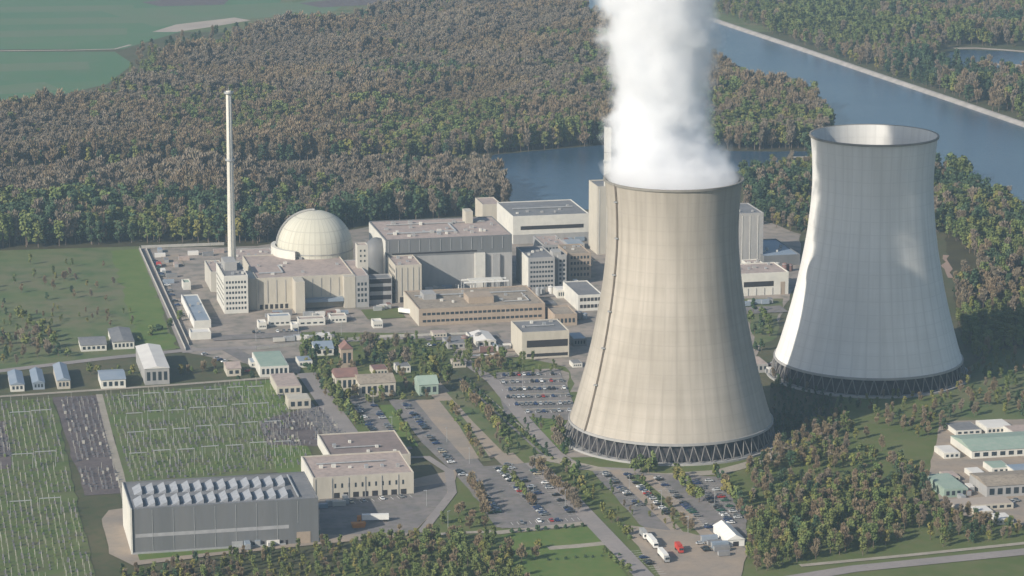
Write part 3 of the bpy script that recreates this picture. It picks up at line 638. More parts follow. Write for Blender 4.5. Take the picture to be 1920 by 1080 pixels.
o6 = Bld('plant_building', 'low tan roofed store beside the pink banded office', 'building', 1040, 612, 1082, 592, 26, brick_m, roof_t); o6.wins('F', 1, o6.W-1, 1, o6.H-1, 5, 1)
o7 = Bld('plant_building', 'dark small cube store between office and tower', 'building', 1022, 588, 1044, 572, 10, metal_b, roof_g)
nb = Bld('office_building', 'flat pink grey office with one long dark window band', 'building', 979, 674, 1067, 626, 34, conc_b, roof_g)
nb.box('window_band', dark, nb.W*.1, nb.W*.97, -.08, 0, nb.H*.45, nb.H*.72); nb.vents(4, 51)
nb.box('window_band', dark, nb.W*.1, nb.W*.97, -.08, 0, nb.H*.08, nb.H*.2)
# right of the steaming tower
r1 = Bld('plant_building', 'low pale building with dark window strip between the towers', 'building', 1385, 556, 1478, 516, 34, conc_w, roof_p)
r1.box('window_band', dark, r1.W*.1, r1.W*.7, -.08, 0, r1.H*.42, r1.H*.66); r1.box('door', brick_m, r1.W*.84, r1.W*.93, -.1, 0, 0, r1.H*.6); r1.vents(5, 61)
r2 = Bld('plant_building', 'blue grey roofed shed behind the low pale building', 'building', 1432, 500, 1500, 482, 60, metal_b, roof_bl); r2.vents(5, 62)
r3 = Bld('plant_building', 'small white shed with pipes right of the tall block', 'building', 1402, 512, 1432, 497, 16, conc_w, roof_p); r3.vents(3, 63)
# left side: long shed inside the fence and small sheds
ls = Bld('long_shed', 'long dark roofed shed with white edge along the fence', 'shed', 365, 616, 396, 604, 82, conc_w, roof_bl); ls.box('white_edge', white_p, -.5, 0, 0, 82, 0, ls.H+1.1); ls.vents(3, 71)
ls2 = Bld('white_shed', 'white flat shed at the lower end of the fence', 'shed', 358, 638, 396, 626, 12, conc_w, roof_w)
ls3 = Bld('container_office', 'teal roofed cabin behind the long shed', 'shed', 344, 545, 358, 532, 12, conc_w, roof_gr)
for k, (x, y, m_) in enumerate([(300,482,roof_w),(312,492,roof_g),(298,500,red_p),(306,512,roof_w),(322,520,roof_g),(316,532,roof_bl),(330,500,roof_p),(345,488,roof_p),(362,478,roof_w),(390,480,roof_g),(300,473,roof_bl),(410,474,roof_p),(455,474,roof_w),(480,478,roof_g)]):
    e = empty('storage_container', g(x, y), ROT+random.choice((0, pi/2)), f'steel container, {WORDS[k]} of the scattered ones in the far left yard corner', 'container', 'containers in the far yard corner')
    MB().box(-4,4,-1.6,1.6,.05,3).build('body', m_, e); MB().box(-4.06,-4,-1.4,1.4,.3,2.8).build('door', steel, e)
# containers and vans by the reactor front
for k, (x0, y, x1, m_, lab) in enumerate([(505,612,545,roof_bl,'long pale blue roofed cabin before the reactor building'),(485,618,500,roof_w,'white cabin beside the yard light'),(548,622,560,roof_w,'white cabin near the yard wall'),(700,616,718,roof_w,'whitish cabin near the brown workshop'),(620,606,650,roof_p,'pink roofed cabin below the right buttress'),(560,612,610,roof_p,'flat pinkish yard store before the loading canopy')]):
    b = Bld('yard_cabin', lab, 'cabin', x0, y, x1, 0, 9, conc_w, m_, H=4 if k else 6); b.wins('F', .5, b.W-.5, 1, 3, 4, 1)
# lower left sheds
def shed(px0, py, px1, ytop, D, wall, roof, label, gab=None, wn=3, cat='shed', name='shed'):
    b = Bld(name, label, cat, px0, py, px1, ytop, D, wall, roof, gable=gab, par=False); b.wins('F', .6, b.W-.6, .8, b.H-.3, wn, 1, .6, .6); return b
shed(20, 735, 46, 722, 34, conc_w, roof_bl, 'blue roofed shed with white front at the left edge', ('y', 1.6))
shed(62, 731, 84, 718, 34, roof_bl, roof_bl, 'teal blue shed second from the left edge', ('y', 1.6))
shed(108, 730, 132, 714, 42, conc_b, roof_bl, 'tall blue roofed shed with cream front', ('y', 1.8))
shed(190, 730, 236, 713, 26, conc_w, roof_bl, 'pale green roofed house beside the field track', ('x', 2.2), 4, 'house', 'house')
whs = shed(272, 722, 318, 692, 62, conc_g, roof_w, 'grey barn with bright white roof beside the road', ('y', 1.5), 4, 'barn', 'barn')
shed(152, 660, 200, 648, 24, conc_w, roof_g, 'dark roofed house left of the grey hall', ('x', 2.4), 5, 'house', 'house')
shed(212, 656, 252, 642, 40, conc_w, roof_g, 'grey roofed hall with white loading doors', ('y', 1.2), 5, 'hall', 'hall')
shed(-60, 735, -10, 718, 34, conc_w, roof_bl, 'blue roofed shed beyond the left edge', ('y', 1.6))
shed(488, 708, 542, 688, 40, conc_w, roof_gr, 'green tinted flat hall near the gate', None, 6, 'hall', 'hall')
shed(520, 742, 566, 726, 34, conc_b, roof_p, 'cream flat building at the switchyard corner', None, 4, 'building', 'flat_building')
shed(541, 768, 583, 750, 14, conc_b, conc_b, 'small cream box building above the gravel plot', None, 3, 'building', 'flat_building')
shed(630, 735, 672, 708, 16, conc_b, roof_r, 'old house with red brown roof near the trees', ('x', 4), 4, 'house', 'house')
shed(675, 745, 742, 720, 24, conc_b, roof_t, 'wide cream house with tan roof', ('x', 3), 6, 'house', 'house')
shed(592, 668, 626, 655, 20, conc_w, roof_bl, 'small blue roofed house among dark trees', ('x', 3), 3, 'house', 'house')
shed(786, 742, 822, 722, 16, roof_gr, roof_gr, 'small mint green pavilion by the yellow trees', ('x', 4), 3, 'pavilion', 'pavilion')
shed(640, 690, 662, 655, 10, brick_m, roof_r, 'narrow rust coloured house with dark gable', ('y', 4), 2, 'house', 'house')
shed(426, 706, 452, 692, 18, conc_b, roof_p, 'pink roofed cottage below the gate', ('x', 2.6), 2, 'house', 'house')
shed(840, 655, 880, 645, 20, conc_g, roof_g, 'grey flat store behind the white kerb', None, 4, 'building', 'flat_building')
shed(895, 652, 930, 640, 26, conc_w, roof_w, 'white tented store beside the pink office', ('y', 1.5), 3, 'building', 'flat_building')
strip('kerb', [(872,669),(940,664)], 2.5, white_p, 'bright white kerb line below the stores')
# exhibition hall lower left
eh = Bld('exhibition_hall', 'big grey hall with two rows of slanted roof skylights', 'hall', 248, 1040, 598, 958, 50, metal_b, roof_g)
W = eh.W; H = eh.H; D = eh.D
eh.box('window_band', mat('pale_panel', (.36,.36,.37), (.3,.3,.31), .3), W*.02, W*.84, -.1, 0, H*.38, H*.46)
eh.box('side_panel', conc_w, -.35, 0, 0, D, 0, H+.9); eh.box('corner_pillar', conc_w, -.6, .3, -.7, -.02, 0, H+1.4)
eh.box('gate', brick_m, W*.88, W*.955, -.15, 0, 0, H*.28)
for k in range(9): eh.box('door', dark, W*(.62+.025*k), W*(.632+.025*k), -.1, 0, 0, 2.6)
eh.box('ledge', steel, 0, W*.82, -1.4, -.02, H*.02, H*.05)
for i in range(1, 9): eh.box('wall_rib', steel, W*i/9-.12, W*i/9+.12, -.16, 0, H*.06 if i < 8 else H*.5, H)
sky = MB()      # one saw tooth: white slope, dark glazed right face
wv, dv, hv = 4.0, 14, 2.2
sky.face([(0,0,0),(wv,0,0),(wv,dv,0),(0,dv,0)][::-1], 0); sky.face([(0,0,0),(wv,0,0),(wv,0,hv)], 0); sky.face([(0,dv,0),(wv,dv,hv),(wv,dv,0)], 0)
sky.face([(0,0,0),(wv,0,hv),(wv,dv,hv),(0,dv,0)], 0); sky.face([(wv,0,0),(wv,dv,0),(wv,dv,hv),(wv,0,hv)], 1)
skm = sky.mesh('skylight', [mat('skylight_sheet', (.34,.35,.37), (.27,.28,.3), .4, rough=.4), glass])
for row, y0 in ((0, 5), (1, 27)):
    for k in range(13): inst('skylight', skm, eh.e, (2.5+k*(W*.84/13)+row*1.5, y0, H+.21))
# its annexe to the right and the flat one behind
ea = Bld('annexe_building', 'beige two storey annexe with square windows right of the hall', 'building', 588, 938, 776, 899, 44, conc_b, roof_p)
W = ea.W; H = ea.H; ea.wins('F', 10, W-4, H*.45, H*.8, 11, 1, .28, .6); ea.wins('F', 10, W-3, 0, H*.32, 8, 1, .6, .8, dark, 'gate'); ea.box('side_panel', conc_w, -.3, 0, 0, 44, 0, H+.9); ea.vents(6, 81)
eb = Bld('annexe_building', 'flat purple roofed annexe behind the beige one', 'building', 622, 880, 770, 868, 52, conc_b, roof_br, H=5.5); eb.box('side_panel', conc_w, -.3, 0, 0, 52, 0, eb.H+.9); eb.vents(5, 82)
for x0, y, x1, yt, dd, wl_, rf, lb_ in [(1870,985,1900,975,12,conc_w,roof_w,'white roofed hut at the bottom of the right yard'),(1775,905,1800,895,12,conc_b,roof_p,'pink roofed hut at the left of the right yard'),
 (1825,900,1850,890,14,conc_w,roof_w,'white roofed shed in the middle of the right yard'),(1860,890,1895,878,14,conc_w,roof_gr,'mint roofed shed below the mint hall'),(1770,862,1800,850,16,conc_w,roof_w,'white roofed shed left of the mint hall'),
 (1905,830,1960,815,20,conc_w,roof_p,'pink roofed workshop behind the mint hall'),(1830,970,1862,960,12,conc_b,roof_w,'pale roofed shed near the dark wood')]:
    b = Bld('shed', lb_, 'shed', x0, y, x1, yt, dd, wl_, rf, par=False); b.wins('F', .6, b.W-.6, .8, b.H-.3, 3, 1, .55, .55)
def ribs(b, step, z0, z1, m, x0=.02, x1=.98, y=-.3):
    k = MB(); x = b.W*x0
    while x < b.W*x1: k.box(x-.2, x+.2, y, -.02, z0, z1); x += step
    k.build('wall_ribs', m, b.e)
ribs(rb, 6.2, 5, rb.H-1, conc_g, .02, .35); ribs(rb, 6.2, 8, rb.H-1, conc_g, .48, .87); ribs(th, 7.5, th.H*.77, th.H, steel); ribs(t1b, 6, 1, t1b.H-1, conc_w); ribs(t2b, 6, 1, t2b.H-1, conc_w)
ribs(re, 6, 0, re.H*.3, conc_w); ribs(fb, 4, 5, fb.H-1, conc_g); ribs(ea, 9, 0, ea.H, conc_g); ribs(r1, 6, 0, r1.H*.35, conc_g)
def duct(b, pts, r, m=steel):
    k = MB()
    for p, q in zip(pts, pts[1:]): k.tube((p[0]*b.W, p[1]*b.D, b.H+.9), (q[0]*b.W, q[1]*b.D, b.H+.9), r, r, 6)
    k.build('roof_duct', m, b.roof)
duct(th, [(.05,.3),(.6,.3),(.6,.7)], .7); duct(th, [(.1,.75),(.9,.75)], .5, conc_g); duct(rb, [(.05,.2),(.3,.2),(.3,.5)], .6); duct(ll, [(.05,.7),(.95,.7)], .6); duct(ll, [(.7,.2),(.9,.2),(.9,.6)], .5, conc_g)
duct(re, [(.1,.5),(.9,.5)], .6); duct(ea, [(.1,.6),(.8,.6)], .4); duct(eb, [(.1,.4),(.7,.4)], .4); duct(eh, [(.9,.1),(.9,.9)], .5); duct(nb, [(.2,.5),(.8,.5)], .4)
for i, (x0, y, x1, yt, dd, wl_, rf, lb_) in enumerate([
 (880,640,905,630,12,conc_w,roof_g,'small grey roofed store left of the white tented store'),(812,634,838,626,10,conc_b,roof_p,'low pink roofed shed at the workshop corner'),
 (560,690,586,678,14,conc_w,roof_bl,'little blue roofed cottage at the service road bend'),(700,705,728,694,14,conc_b,roof_r,'small red roofed house behind the cream house'),
 (744,700,770,688,12,conc_w,roof_g,'small grey roofed house in the bare grove'),(850,690,874,680,12,conc_b,roof_t,'tan roofed kiosk by the yellow grove'),
 (596,640,622,630,10,conc_w,roof_w,'white roofed gatehouse on the straight road'),(1075,650,1100,636,18,metal_b,roof_bl,'blue clad store between pink office and beige tower'),
 (1074,690,1092,682,10,conc_w,roof_g,'small pump house at the beige tower'),(1410,530,1440,520,12,conc_b,roof_p,'small pink roofed annexe between the towers'),
 (1405,700,1440,684,20,conc_g,roof_p,'pump building at the foot of the pale tower'),(470,690,492,680,12,conc_w,roof_bl,'blue roofed hut beside the green hall'),
 (930,560,968,550,14,conc_g,roof_g,'grey switch house before the turbine hall'),(1045,560,1064,545,14,conc_w,roof_w,'white cube before the slim stair block'),
 (1090,500,1112,488,14,conc_b,roof_t,'tan roofed store beside the vent stack'),(1064,470,1096,458,18,conc_g,roof_bl,'blue roofed block below the tall pale block'),
 (975,500,1004,486,12,metal_b,roof_g,'dark clad link building beside the turbine hall')]):
    b = Bld('small_building', lb_, 'building', x0, y, x1, yt, dd, wl_, rf, par=False); b.wins('F', .6, b.W-.6, .8, b.H-.3, 4, 1, .55, .55)
# industrial buildings at the right edge
shed(1822, 862, 1985, 846, 34, conc_w, roof_gr, 'large mint roofed hall at the right edge', ('x', 2.5), 10, 'hall', 'hall')
shed(1770, 935, 1815, 918, 30, roof_gr, roof_gr, 'small green roofed hall by the wood', None, 4, 'hall', 'hall')
shed(1850, 935, 1960, 912, 26, conc_g, roof_t, 'grey brown workshop in the right yard', ('x', 2), 7, 'building', 'flat_building')
shed(1792, 818, 1840, 808, 18, conc_w, roof_g, 'small grey roofed store by the slope', None, 4, 'building', 'flat_building')
shed(1905, 900, 1950, 886, 16, conc_w, roof_bl, 'blue roofed shed before the mint hall', None, 4, 'shed', 'shed')
shed(1850, 815, 1900, 803, 18, conc_w, roof_w, 'white roofed store behind the mint hall', None, 6, 'building', 'flat_building')
shed(1790, 962, 1900, 950, 14, conc_b, sand_m, 'long sand coloured roof at the lower right yard', None, 8, 'building', 'flat_building')
# fences: posts and rails
def fence(A, B, label, h=2.4, step=9):
    a = g(*A); b = g(*B); d = (b-a); L_ = d.length; e = empty('fence', a, math.atan2(d.y, d.x), label, 'fence'); n = min(95, int(L_/step))
    MB().box(0, L_, -.05, .05, .2, h).build('mesh_panel', mat('fence_mesh', (.42,.4,.36), (.36,.35,.32), .3), e)
    pm = MB().box(-.12,.12,-.14,.14,0,h+.2).mesh('post', steel)
    for i in range(n+1): inst('post', pm, e, (L_*i/n, 0, 0))
fence((262,468), (348,658), 'pale perimeter fence between meadow and plant yard'); fence((274,468), (354,648), 'inner fence beside the perimeter road', 2)
fence((265,466), (420,460), 'far perimeter fence before the wood'); fence((480,656), (700,634), 'fence along the plant front road', 2)
fence((700,634), (880,628), 'fence below the long brown workshop', 2)
# jetty
je = empty('jetty', g(1478, 299), R(4), 'pale jetty reaching into the inlet behind the towers', 'jetty'); MB().box(0,34,0,4,1.2,2).build('deck', path_m, je)
pm = MB().tube((0,0,0),(0,0,1.2),.4).mesh('pile', wood_m)
for x in range(2, 34, 6):
    for y in (.6, 3.4): inst('pile', pm, je, (x, y, 0))

rp = random.Random(5)
def patch(px, py, w_, d_, m, label):
    o_ = g(px, py); pts = [o_, o_+U*w_, o_+U*w_+V*d_, o_+V*d_]
    sheet('pavement', pts, m, label, world=True)
for px, py, w_, d_, m in [(400,640,60,14,lot_m),(500,600,40,12,lot_pale),(570,608,34,20,lot_m),(690,600,26,30,grass_m),(330,560,12,60,lot_m),(420,500,30,30,lot_pale),(310,500,14,40,lot_pale),(800,640,50,14,lot_m),(880,664,44,16,lot_pale),(820,560,60,8,lot_pale),(980,560,30,12,lot_m),(1070,548,20,30,lot_m),(1000,600,20,20,roof_t),(1400,540,40,30,lot_pale),(1400,590,30,20,lot_m),(1120,470,30,20,lot_m),(700,588,30,8,grass_m)]:
    patch(px, py, w_, d_, m, 'differently surfaced patch of the plant yard')
clut = [('storage_tank',(866,646),(905,641),5,'in the tank line by the grey store'),('storage_tank',(1072,600),(1096,600),3,'in the tank line at the tower'),
 ('storage_container',(1062,560),(1080,530),5,'in the dark yard left of the tower'),('storage_container',(575,596),(650,590),7,'below the loading canopy'),
 ('storage_container',(500,597),(545,592),5,'below the beige wall'),('storage_container',(700,585),(735,578),4,'under the pipe bridge'),
 ('storage_container',(800,548),(860,540),6,'in the turbine hall shadow'),('storage_tank',(975,556),(1040,552),5,'before the office block'),
 ('storage_container',(1390,575),(1450,570),5,'before the low pale building'),('storage_tank',(1440,512),(1490,508),4,'behind the low pale building'),
 ('storage_container',(1010,470),(1090,450),7,'in the rear yard'),('storage_container',(520,640),(620,636),7,'beside the straight road'),
 ('storage_container',(905,660),(970,652),6,'before the pink grey office'),('storage_container',(1430,690),(1450,705),4,'at the foot of the pale tower'),
 ('storage_container',(600,952),(650,945),4,'between hall and annexe'),('storage_container',(440,1030),(560,1014),7,'along the hall front'),
 ('storage_container',(1330,1010),(1360,1045),5,'in the lorry yard'),('storage_container',(1800,940),(1840,900),5,'in the right yard')]
tkm = {}
for nm, A_, B_, n_, ds in clut:
    a_ = g(*A_); b_ = g(*B_)
    for i in range(n_):
        p = a_.lerp(b_, (i+.5)/n_)+Vector((rp.uniform(-1.5,1.5), rp.uniform(-3,3), 0)); cn, cm_ = rp.choice([('white',roof_w),('grey',roof_g),('blue-grey',roof_bl),('silver',steel),('cream',metal_c),('rust-brown',roof_r)])
        e = empty(nm, p, ROT+rp.choice((0, 0, pi/2)), f"{cn} {nm.replace('_',' ')}, {WORDS[i]} from the left {ds}", 'tank' if 'tank' in nm else 'container', f'{nm.replace("_"," ")}s {ds}')
        e.location.z = LEV[0]*.006
        if 'tank' in nm:
            r_ = rp.uniform(1.6,2.6); h_ = rp.uniform(3,6); MB().lathe([(r_,0),(r_,h_),(.01,h_+.7)], 20).build('shell', cm_, e); MB().lathe([(r_+.12,h_-.4),(r_+.12,h_)], 20).build('rim_band', steel, e)
        else:
            l_ = rp.uniform(2.5,4.5); h_ = rp.uniform(2.2,3.4); MB().box(-l_,l_,-1.4,1.4,.05,h_).build('body', cm_, e); MB().box(-l_-.06,-l_,-1.2,1.2,.3,h_-.2).build('door', steel, e)

# ---------------------------------------------------------------- cooling towers
PROF = [(58.6,11),(55.6,20),(52.2,32),(49.0,44),(46.2,56),(43.8,68),(41.6,80),(39.8,92),(38.5,104),(37.7,114),(37.4,122),(37.6,132),(38.2,142),(39.2,152)]
def interp(z):
    for (r0, z0), (r1, z1) in zip(PROF, PROF[1:]):
        if z <= z1: return r0+(r1-r0)*(z-z0)/(z1-z0)
    return PROF[-1][0]
col_m = mat('column_concrete', (.15,.145,.14), (.2,.19,.18), .3)
def tower(cx, label, m, ladder, name='cooling_tower', sc=1.0):
    e = empty(name, cx, 0, label, 'cooling tower'); e.scale = (sc, sc, 1)
    zz = [11+141*i/46 for i in range(47)]
    out = [(interp(z), z) for z in zz]; inn = [(interp(z)-(.5 if z > 20 else .9), z) for z in reversed(zz)]
    MB().lathe(out+[(39.2+.02, 152.01)]+inn+[(58.6, 11)], 128).build('shell', m, e, smooth=True)
    for o in e.children:
        md = o.modifiers.new('edges', 'EDGE_SPLIT'); md.split_angle = R(40)
    MB().lathe([(39.25,151.0),(40.0,151.1),(40.0,152.3),(38.9,152.3),(38.9,151.2)], 96).build('rim', mat('rim_concrete', (.2,.19,.17), (.26,.24,.21), .1), e)
    MB().lathe([(58.8,10.2),(59.3,10.2),(59.3,11.6),(58.6,11.6)], 96).build('ring_beam', conc_g, e)
    col = MB(); a = 2*pi/112
    for s_ in (-1, 1): col.tube((61.5*cos(0), 61.5*sin(0), 0), (58.6*cos(s_*a), 58.6*sin(s_*a), 10.6), .34, .3, 6)
    cm = col.mesh('support_column', col_m)
    for k in range(56): inst('support_column', cm, e, None, 2*pi*k/56)
    MB().lathe([(64,0),(64,1.3),(62.8,1.3),(62.8,.5),(.01,.5)], 96).build('basin', conc_g, e)
    MB().lathe([(57.6,.6),(56.9,11.4),(.01,11.4)], 96).build('fill_pack', mat('fill_pack', (.03,.03,.035), (.06,.055,.06), .4), e)
    if ladder is not None:
        mb = MB(); last = None; la = ladder
        for i in range(28):
            z = 11+141*i/27; p = Vector((cos(la)*(interp(z)+.5), sin(la)*(interp(z)+.5), z))
            if last: mb.tube(last, p, .65, .65, 4)
            last = p
        mb.build('ladder', mat('rusty_ladder', (.13,.11,.09), (.18,.15,.12), .3), e)
        for i in (5, 9, 13, 17, 21, 25):
            z = 11+141*i/27; p = Vector((cos(la)*(interp(z)+1), sin(la)*(interp(z)+1), z)); MB().box(p.x-1, p.x+1, p.y-1, p.y+1, z, z+.7).build('landing', steel, e)
    return e
T1 = g(1257, 818); T2 = g(1627, 700)
tower(T1, 'beige weathered cooling tower with white steam pouring out', tower_a, R(211)); tower(T2, 'pale grey cooling tower without steam behind the beige one', tower_b, None)

# ---------------------------------------------------------------- steam
def steam():
    rings = [(36,143),(37.2,151),(41,156),(44,170),(46,190),(48,220),(52,260),(58,300),(64,350),(60,395)]
    cxs = lambda z: -max(0, min(1, (z-150)/50))*9
    mb = MB(); n = 32
    for r, z in rings:
        for i in range(n): a = 2*pi*i/n; mb.v.append((cxs(z)+r*cos(a), r*sin(a), z))
    for j in range(len(rings)-1):
        for i in range(n): i2 = (i+1) % n; mb.f.append((j*n+i, j*n+i2, (j+1)*n+i2, (j+1)*n+i)); mb.m.append(0)
    mb.f.append(tuple(reversed(range(n)))); k = (len(rings)-1)*n; mb.f.append(tuple(k+i for i in range(n))); mb.m += [0, 0]
    m = bpy.data.materials.new('steam'); m.use_nodes = True; nd = m.node_tree.nodes; L = m.node_tree.links.new; nd.clear()
    o = nd.new('ShaderNodeOutputMaterial'); pv = nd.new('ShaderNodeVolumePrincipled'); L(pv.outputs[0], o.inputs['Volume'])
    pv.inputs['Color'].default_value = (.97,.975,.985,1); pv.inputs['Anisotropy'].default_value = .0
    def M(op, *a):
        q = nd.new('ShaderNodeMath'); q.operation = op
        for i, vv in enumerate(a):
            if isinstance(vv, (int, float)): q.inputs[i].default_value = vv
            else: L(vv, q.inputs[i])
        return q.outputs[0]
    def VM(op, a, b):
        q = nd.new('ShaderNodeVectorMath'); q.operation = op
        for i, vv in enumerate((a, b)):
            if isinstance(vv, tuple): q.inputs[i].default_value = vv
            elif isinstance(vv, (int, float)): q.inputs['Scale'].default_value = vv
            else: L(vv, q.inputs[i])
        return q.outputs[0]
    def MR(v, a, b, c, d, sm=False):
        q = nd.new('ShaderNodeMapRange'); q.interpolation_type = 'SMOOTHSTEP' if sm else 'LINEAR'
        for i, vv in enumerate((v, a, b, c, d)):
            if isinstance(vv, (int, float)): q.inputs[i].default_value = vv
            else: L(vv, q.inputs[i])
        return q.outputs[0]
    tc = nd.new('ShaderNodeTexCoord'); P = tc.outputs['Object']; sz = nd.new('ShaderNodeSeparateXYZ'); L(P, sz.inputs[0]); z = sz.outputs[2]
    def N(sc, det):
        t = nd.new('ShaderNodeTexNoise'); t.inputs['Scale'].default_value = sc; t.inputs['Detail'].default_value = det; L(P, t.inputs['Vector']); return t
    up = MR(z, 150, 175, .25, 1)
    a = VM('SCALE', VM('SUBTRACT', N(.028, 1).outputs['Color'], (.5,.5,.5)), 30)
    b = VM('SCALE', VM('SUBTRACT', N(.085, 3).outputs['Color'], (.5,.5,.5)), 27)
    c_ = VM('SCALE', VM('SUBTRACT', N(.23, 2).outputs['Color'], (.5,.5,.5)), 9)
    d = VM('ADD', VM('ADD', a, b), c_); sc = nd.new('ShaderNodeVectorMath'); sc.operation = 'SCALE'; L(d, sc.inputs[0]); L(up, sc.inputs['Scale'])
    Q = VM('ADD', P, sc.outputs[0]); sq = nd.new('ShaderNodeSeparateXYZ'); L(Q, sq.inputs[0])
    cxn = MR(z, 150, 180, 0, -9); yy = M('SUBTRACT', sq.outputs[1], MR(z, 150, 180, 0, 7))
    x = M('SUBTRACT', sq.outputs[0], cxn); rr = M('SQRT', M('ADD', M('MULTIPLY', x, x), M('MULTIPLY', yy, yy)))
    fc = nd.new('ShaderNodeFloatCurve'); L(MR(z, 145, 345, 0, 1), fc.inputs[1])
    cu = fc.mapping.curves[0]; cu.points[0].location = (0, .60); cu.points[1].location = (1, .72)
    cu.points.new(.05, .56); cu.points.new(.12, .42); cu.points.new(.3, .41); cu.points.new(.55, .5); fc.mapping.update()
    Rz = M('MULTIPLY', fc.outputs[0], 62)
    dens = MR(M('SUBTRACT', Rz, rr), -6, 8, 0, .17, True)
    thin = MR(z, 150, 380, 1.0, .35)
    L(M('MULTIPLY', dens, thin), pv.inputs['Density'])
    o_ = mb.build('steam', m, None, smooth=False); o_.location = T1
    tag(o_, 'thick white steam column rising from the beige cooling tower', 'steam'); o_['kind'] = 'stuff'
    cm = m.cycles; o_.data.materials[0].cycles.volume_sampling = 'MULTIPLE_IMPORTANCE' if hasattr(cm, 'volume_sampling') else None
    m.cycles.volume_step_rate = .18
steam()

# ---------------------------------------------------------------- switchyards: thin masts, insulators and switchgear nobody could count
def switchyard(name, label, poly, usp, vsp, seed, dense=False):
    P = [g(*q) for q in poly]; o = P[0]; r = random.Random(seed); mb = MB()
    us = [(p-o).dot(U) for p in P]; vs = [(p-o).dot(V) for p in P]; u = min(us)
    while u < max(us):
        v = min(vs); off = r.uniform(-.4, .4)
        while v < max(vs):
            p = o+U*(u+off+r.uniform(-.25,.25))+V*(v+r.uniform(-.8,.8)); q = r.random(); k = noise.noise(p*.03)
            if inside(p, P) and k > -.38:
                z0 = .6
                if dense:
                    if q < .75: a = r.uniform(.3,.8); h = r.uniform(.3,1.5); mb.box(p.x-a,p.x+a,p.y-a*.7,p.y+a*.7,0,z0+h, 0 if r.random() < .88 else 1)
                    if q > .75: mb.box(p.x-.09,p.x+.09,p.y-.09,p.y+.09,0,z0+r.uniform(2,4), 1)
                else:
                    if q < .6: a = .09; mb.box(p.x-a,p.x+a,p.y-a,p.y+a,0,z0+r.uniform(2.2,4.2), 1)
                    if q > .45: a = r.uniform(.3,.6); mb.box(p.x-a,p.x+a,p.y-a,p.y+a,0,z0+r.uniform(.4,1.3), 0 if r.random() < .6 else 2)
            v += vsp
        u += usp
    tag(mb.build(name, [gear_m, post_m, vine_m]), label, None, None, 'stuff')
gear_m = mat('switchgear_paint', (.1,.1,.11), (.16,.155,.17), .3, rough=.6, c3=(.06,.06,.075), scale3=.8, amt3=.6)
SWA = [(196,742),(515,716),(585,876),(240,906)]; SWB = [(-150,765),(96,750),(176,1090),(-150,1110)]
switchyard('switchyard_equipment', 'thin pale masts of the green switchyard beside the exhibition hall', SWA, 3.2, 5.5, 1)
switchyard('switchyard_equipment', 'thin pale masts of the green switchyard in the lower corner', SWB, 3.2, 5.5, 2)
switchyard('switchyard_equipment', 'dark switchgear crowded on the gravel plot above the annexe', [(484,792),(598,764),(655,822),(600,836),(502,832)], 2.6, 4.2, 3, True)
switchyard('switchyard_equipment', 'dark switchgear along the purplish strip between green plots', [(106,749),(176,745),(234,918),(162,924)], 3.0, 5.0, 4, True)
switchyard('switchyard_equipment', 'dark switchgear on the small plot at the left edge', [(-60,798),(10,793),(20,876),(-60,882)], 2.6, 5, 5, True)
def gantry(px, py, w_, h_, label, grp):
    e = empty('gantry', g(px, py), ROT, label, 'gantry', grp)
    for x in (0, w_):
        k = MB(); k.tube((x,-1,0),(x,0,h_),.13,.1,4); k.tube((x,1,0),(x,0,h_),.13,.1,4); k.build('leg', steel, e)
    MB().box(-.3, w_+.3, -.22, .22, h_, h_+.4).build('crossbeam', steel, e)
for j, (yl, yr, x0, x1, dsc, grp) in enumerate([(768,748,232,505,'far row of the green switchyard','gantries of the far row'),(802,780,238,515,'second row of the green switchyard','gantries of the second row'),(838,814,240,540,'third row of the green switchyard','gantries of the third row'),(878,852,244,560,'near row of the green switchyard','gantries of the near row'),(800,796,20,100,'far row of the corner switchyard','gantries of the corner far row'),(880,874,24,110,'middle row of the corner switchyard','gantries of the corner middle row'),(970,962,20,130,'near row of the corner switchyard','gantries of the corner near row')]):
    n_ = 7 if j < 4 else 2
    for i in range(n_):
        t = i/n_; gantry(x0+(x1-x0)*t, yl+(yr-yl)*t, (9 if j < 4 else 11), 8.5+.5*(i % 2), f'thin steel gantry, {WORDS[i]} from the left end of the {dsc}', grp)

# ---------------------------------------------------------------- trees one can tell apart
tree_row((604,700),(664,800), 16, ['dark','green','dbush','green'], 'the dark belt by the service road', 'trees of the dark belt', .85)
tree_row((583,690),(640,780), 10, ['dbush','green'], 'the low belt by the service road', 'trees of the low belt', .7)
tree_row((737,775),(772,836), 6, ['green','bush','olive'], 'the bright divider between car strips', 'trees of the bright divider', .7)
tree_row((836,756),(908,866), 14, ['olive','bush','brown'], 'the yellowish hedge between lanes', 'trees of the yellowish hedge', .62)
tree_row((872,738),(960,848), 14, ['olive','brown','olive','green'], 'the olive row by the lane', 'trees of the olive row', .75)
tree_row((868,709),(1040,866), 26, ['dbush','bush'], 'the dotted path hedge', 'bushes of the dotted hedge', .55, .6)
tree_row((880,905),(912,972), 8, ['brown','brown','olive'], 'the crowded lot orange row', 'trees of the orange row', .75)
tree_row((950,890),(1000,955), 8, ['brown','green'], 'the crowded lot middle row', 'trees of the middle row', .6)
tree_row((1000,875),(1092,968), 12, ['brown','brown','grey'], 'the rust row by the straight road', 'trees of the rust row', .75)
tree_row((1062,880),(1110,940), 9, ['green','olive','bush'], 'the green row by the straight road', 'trees of the green row', .8)
tree_row((1190,895),(1296,1000), 13, ['green','bush','brown','dbush'], 'the right car park planted divider', 'trees of the planted divider', .55)
tree_row((1262,892),(1312,945), 8, ['green','green','olive'], 'the right lot leafy row', 'trees of the leafy row', .75)
tree_row((1340,890),(1405,985), 12, ['green','brown','olive','dark'], 'the belt right of the car parks', 'trees of the right belt', .85)
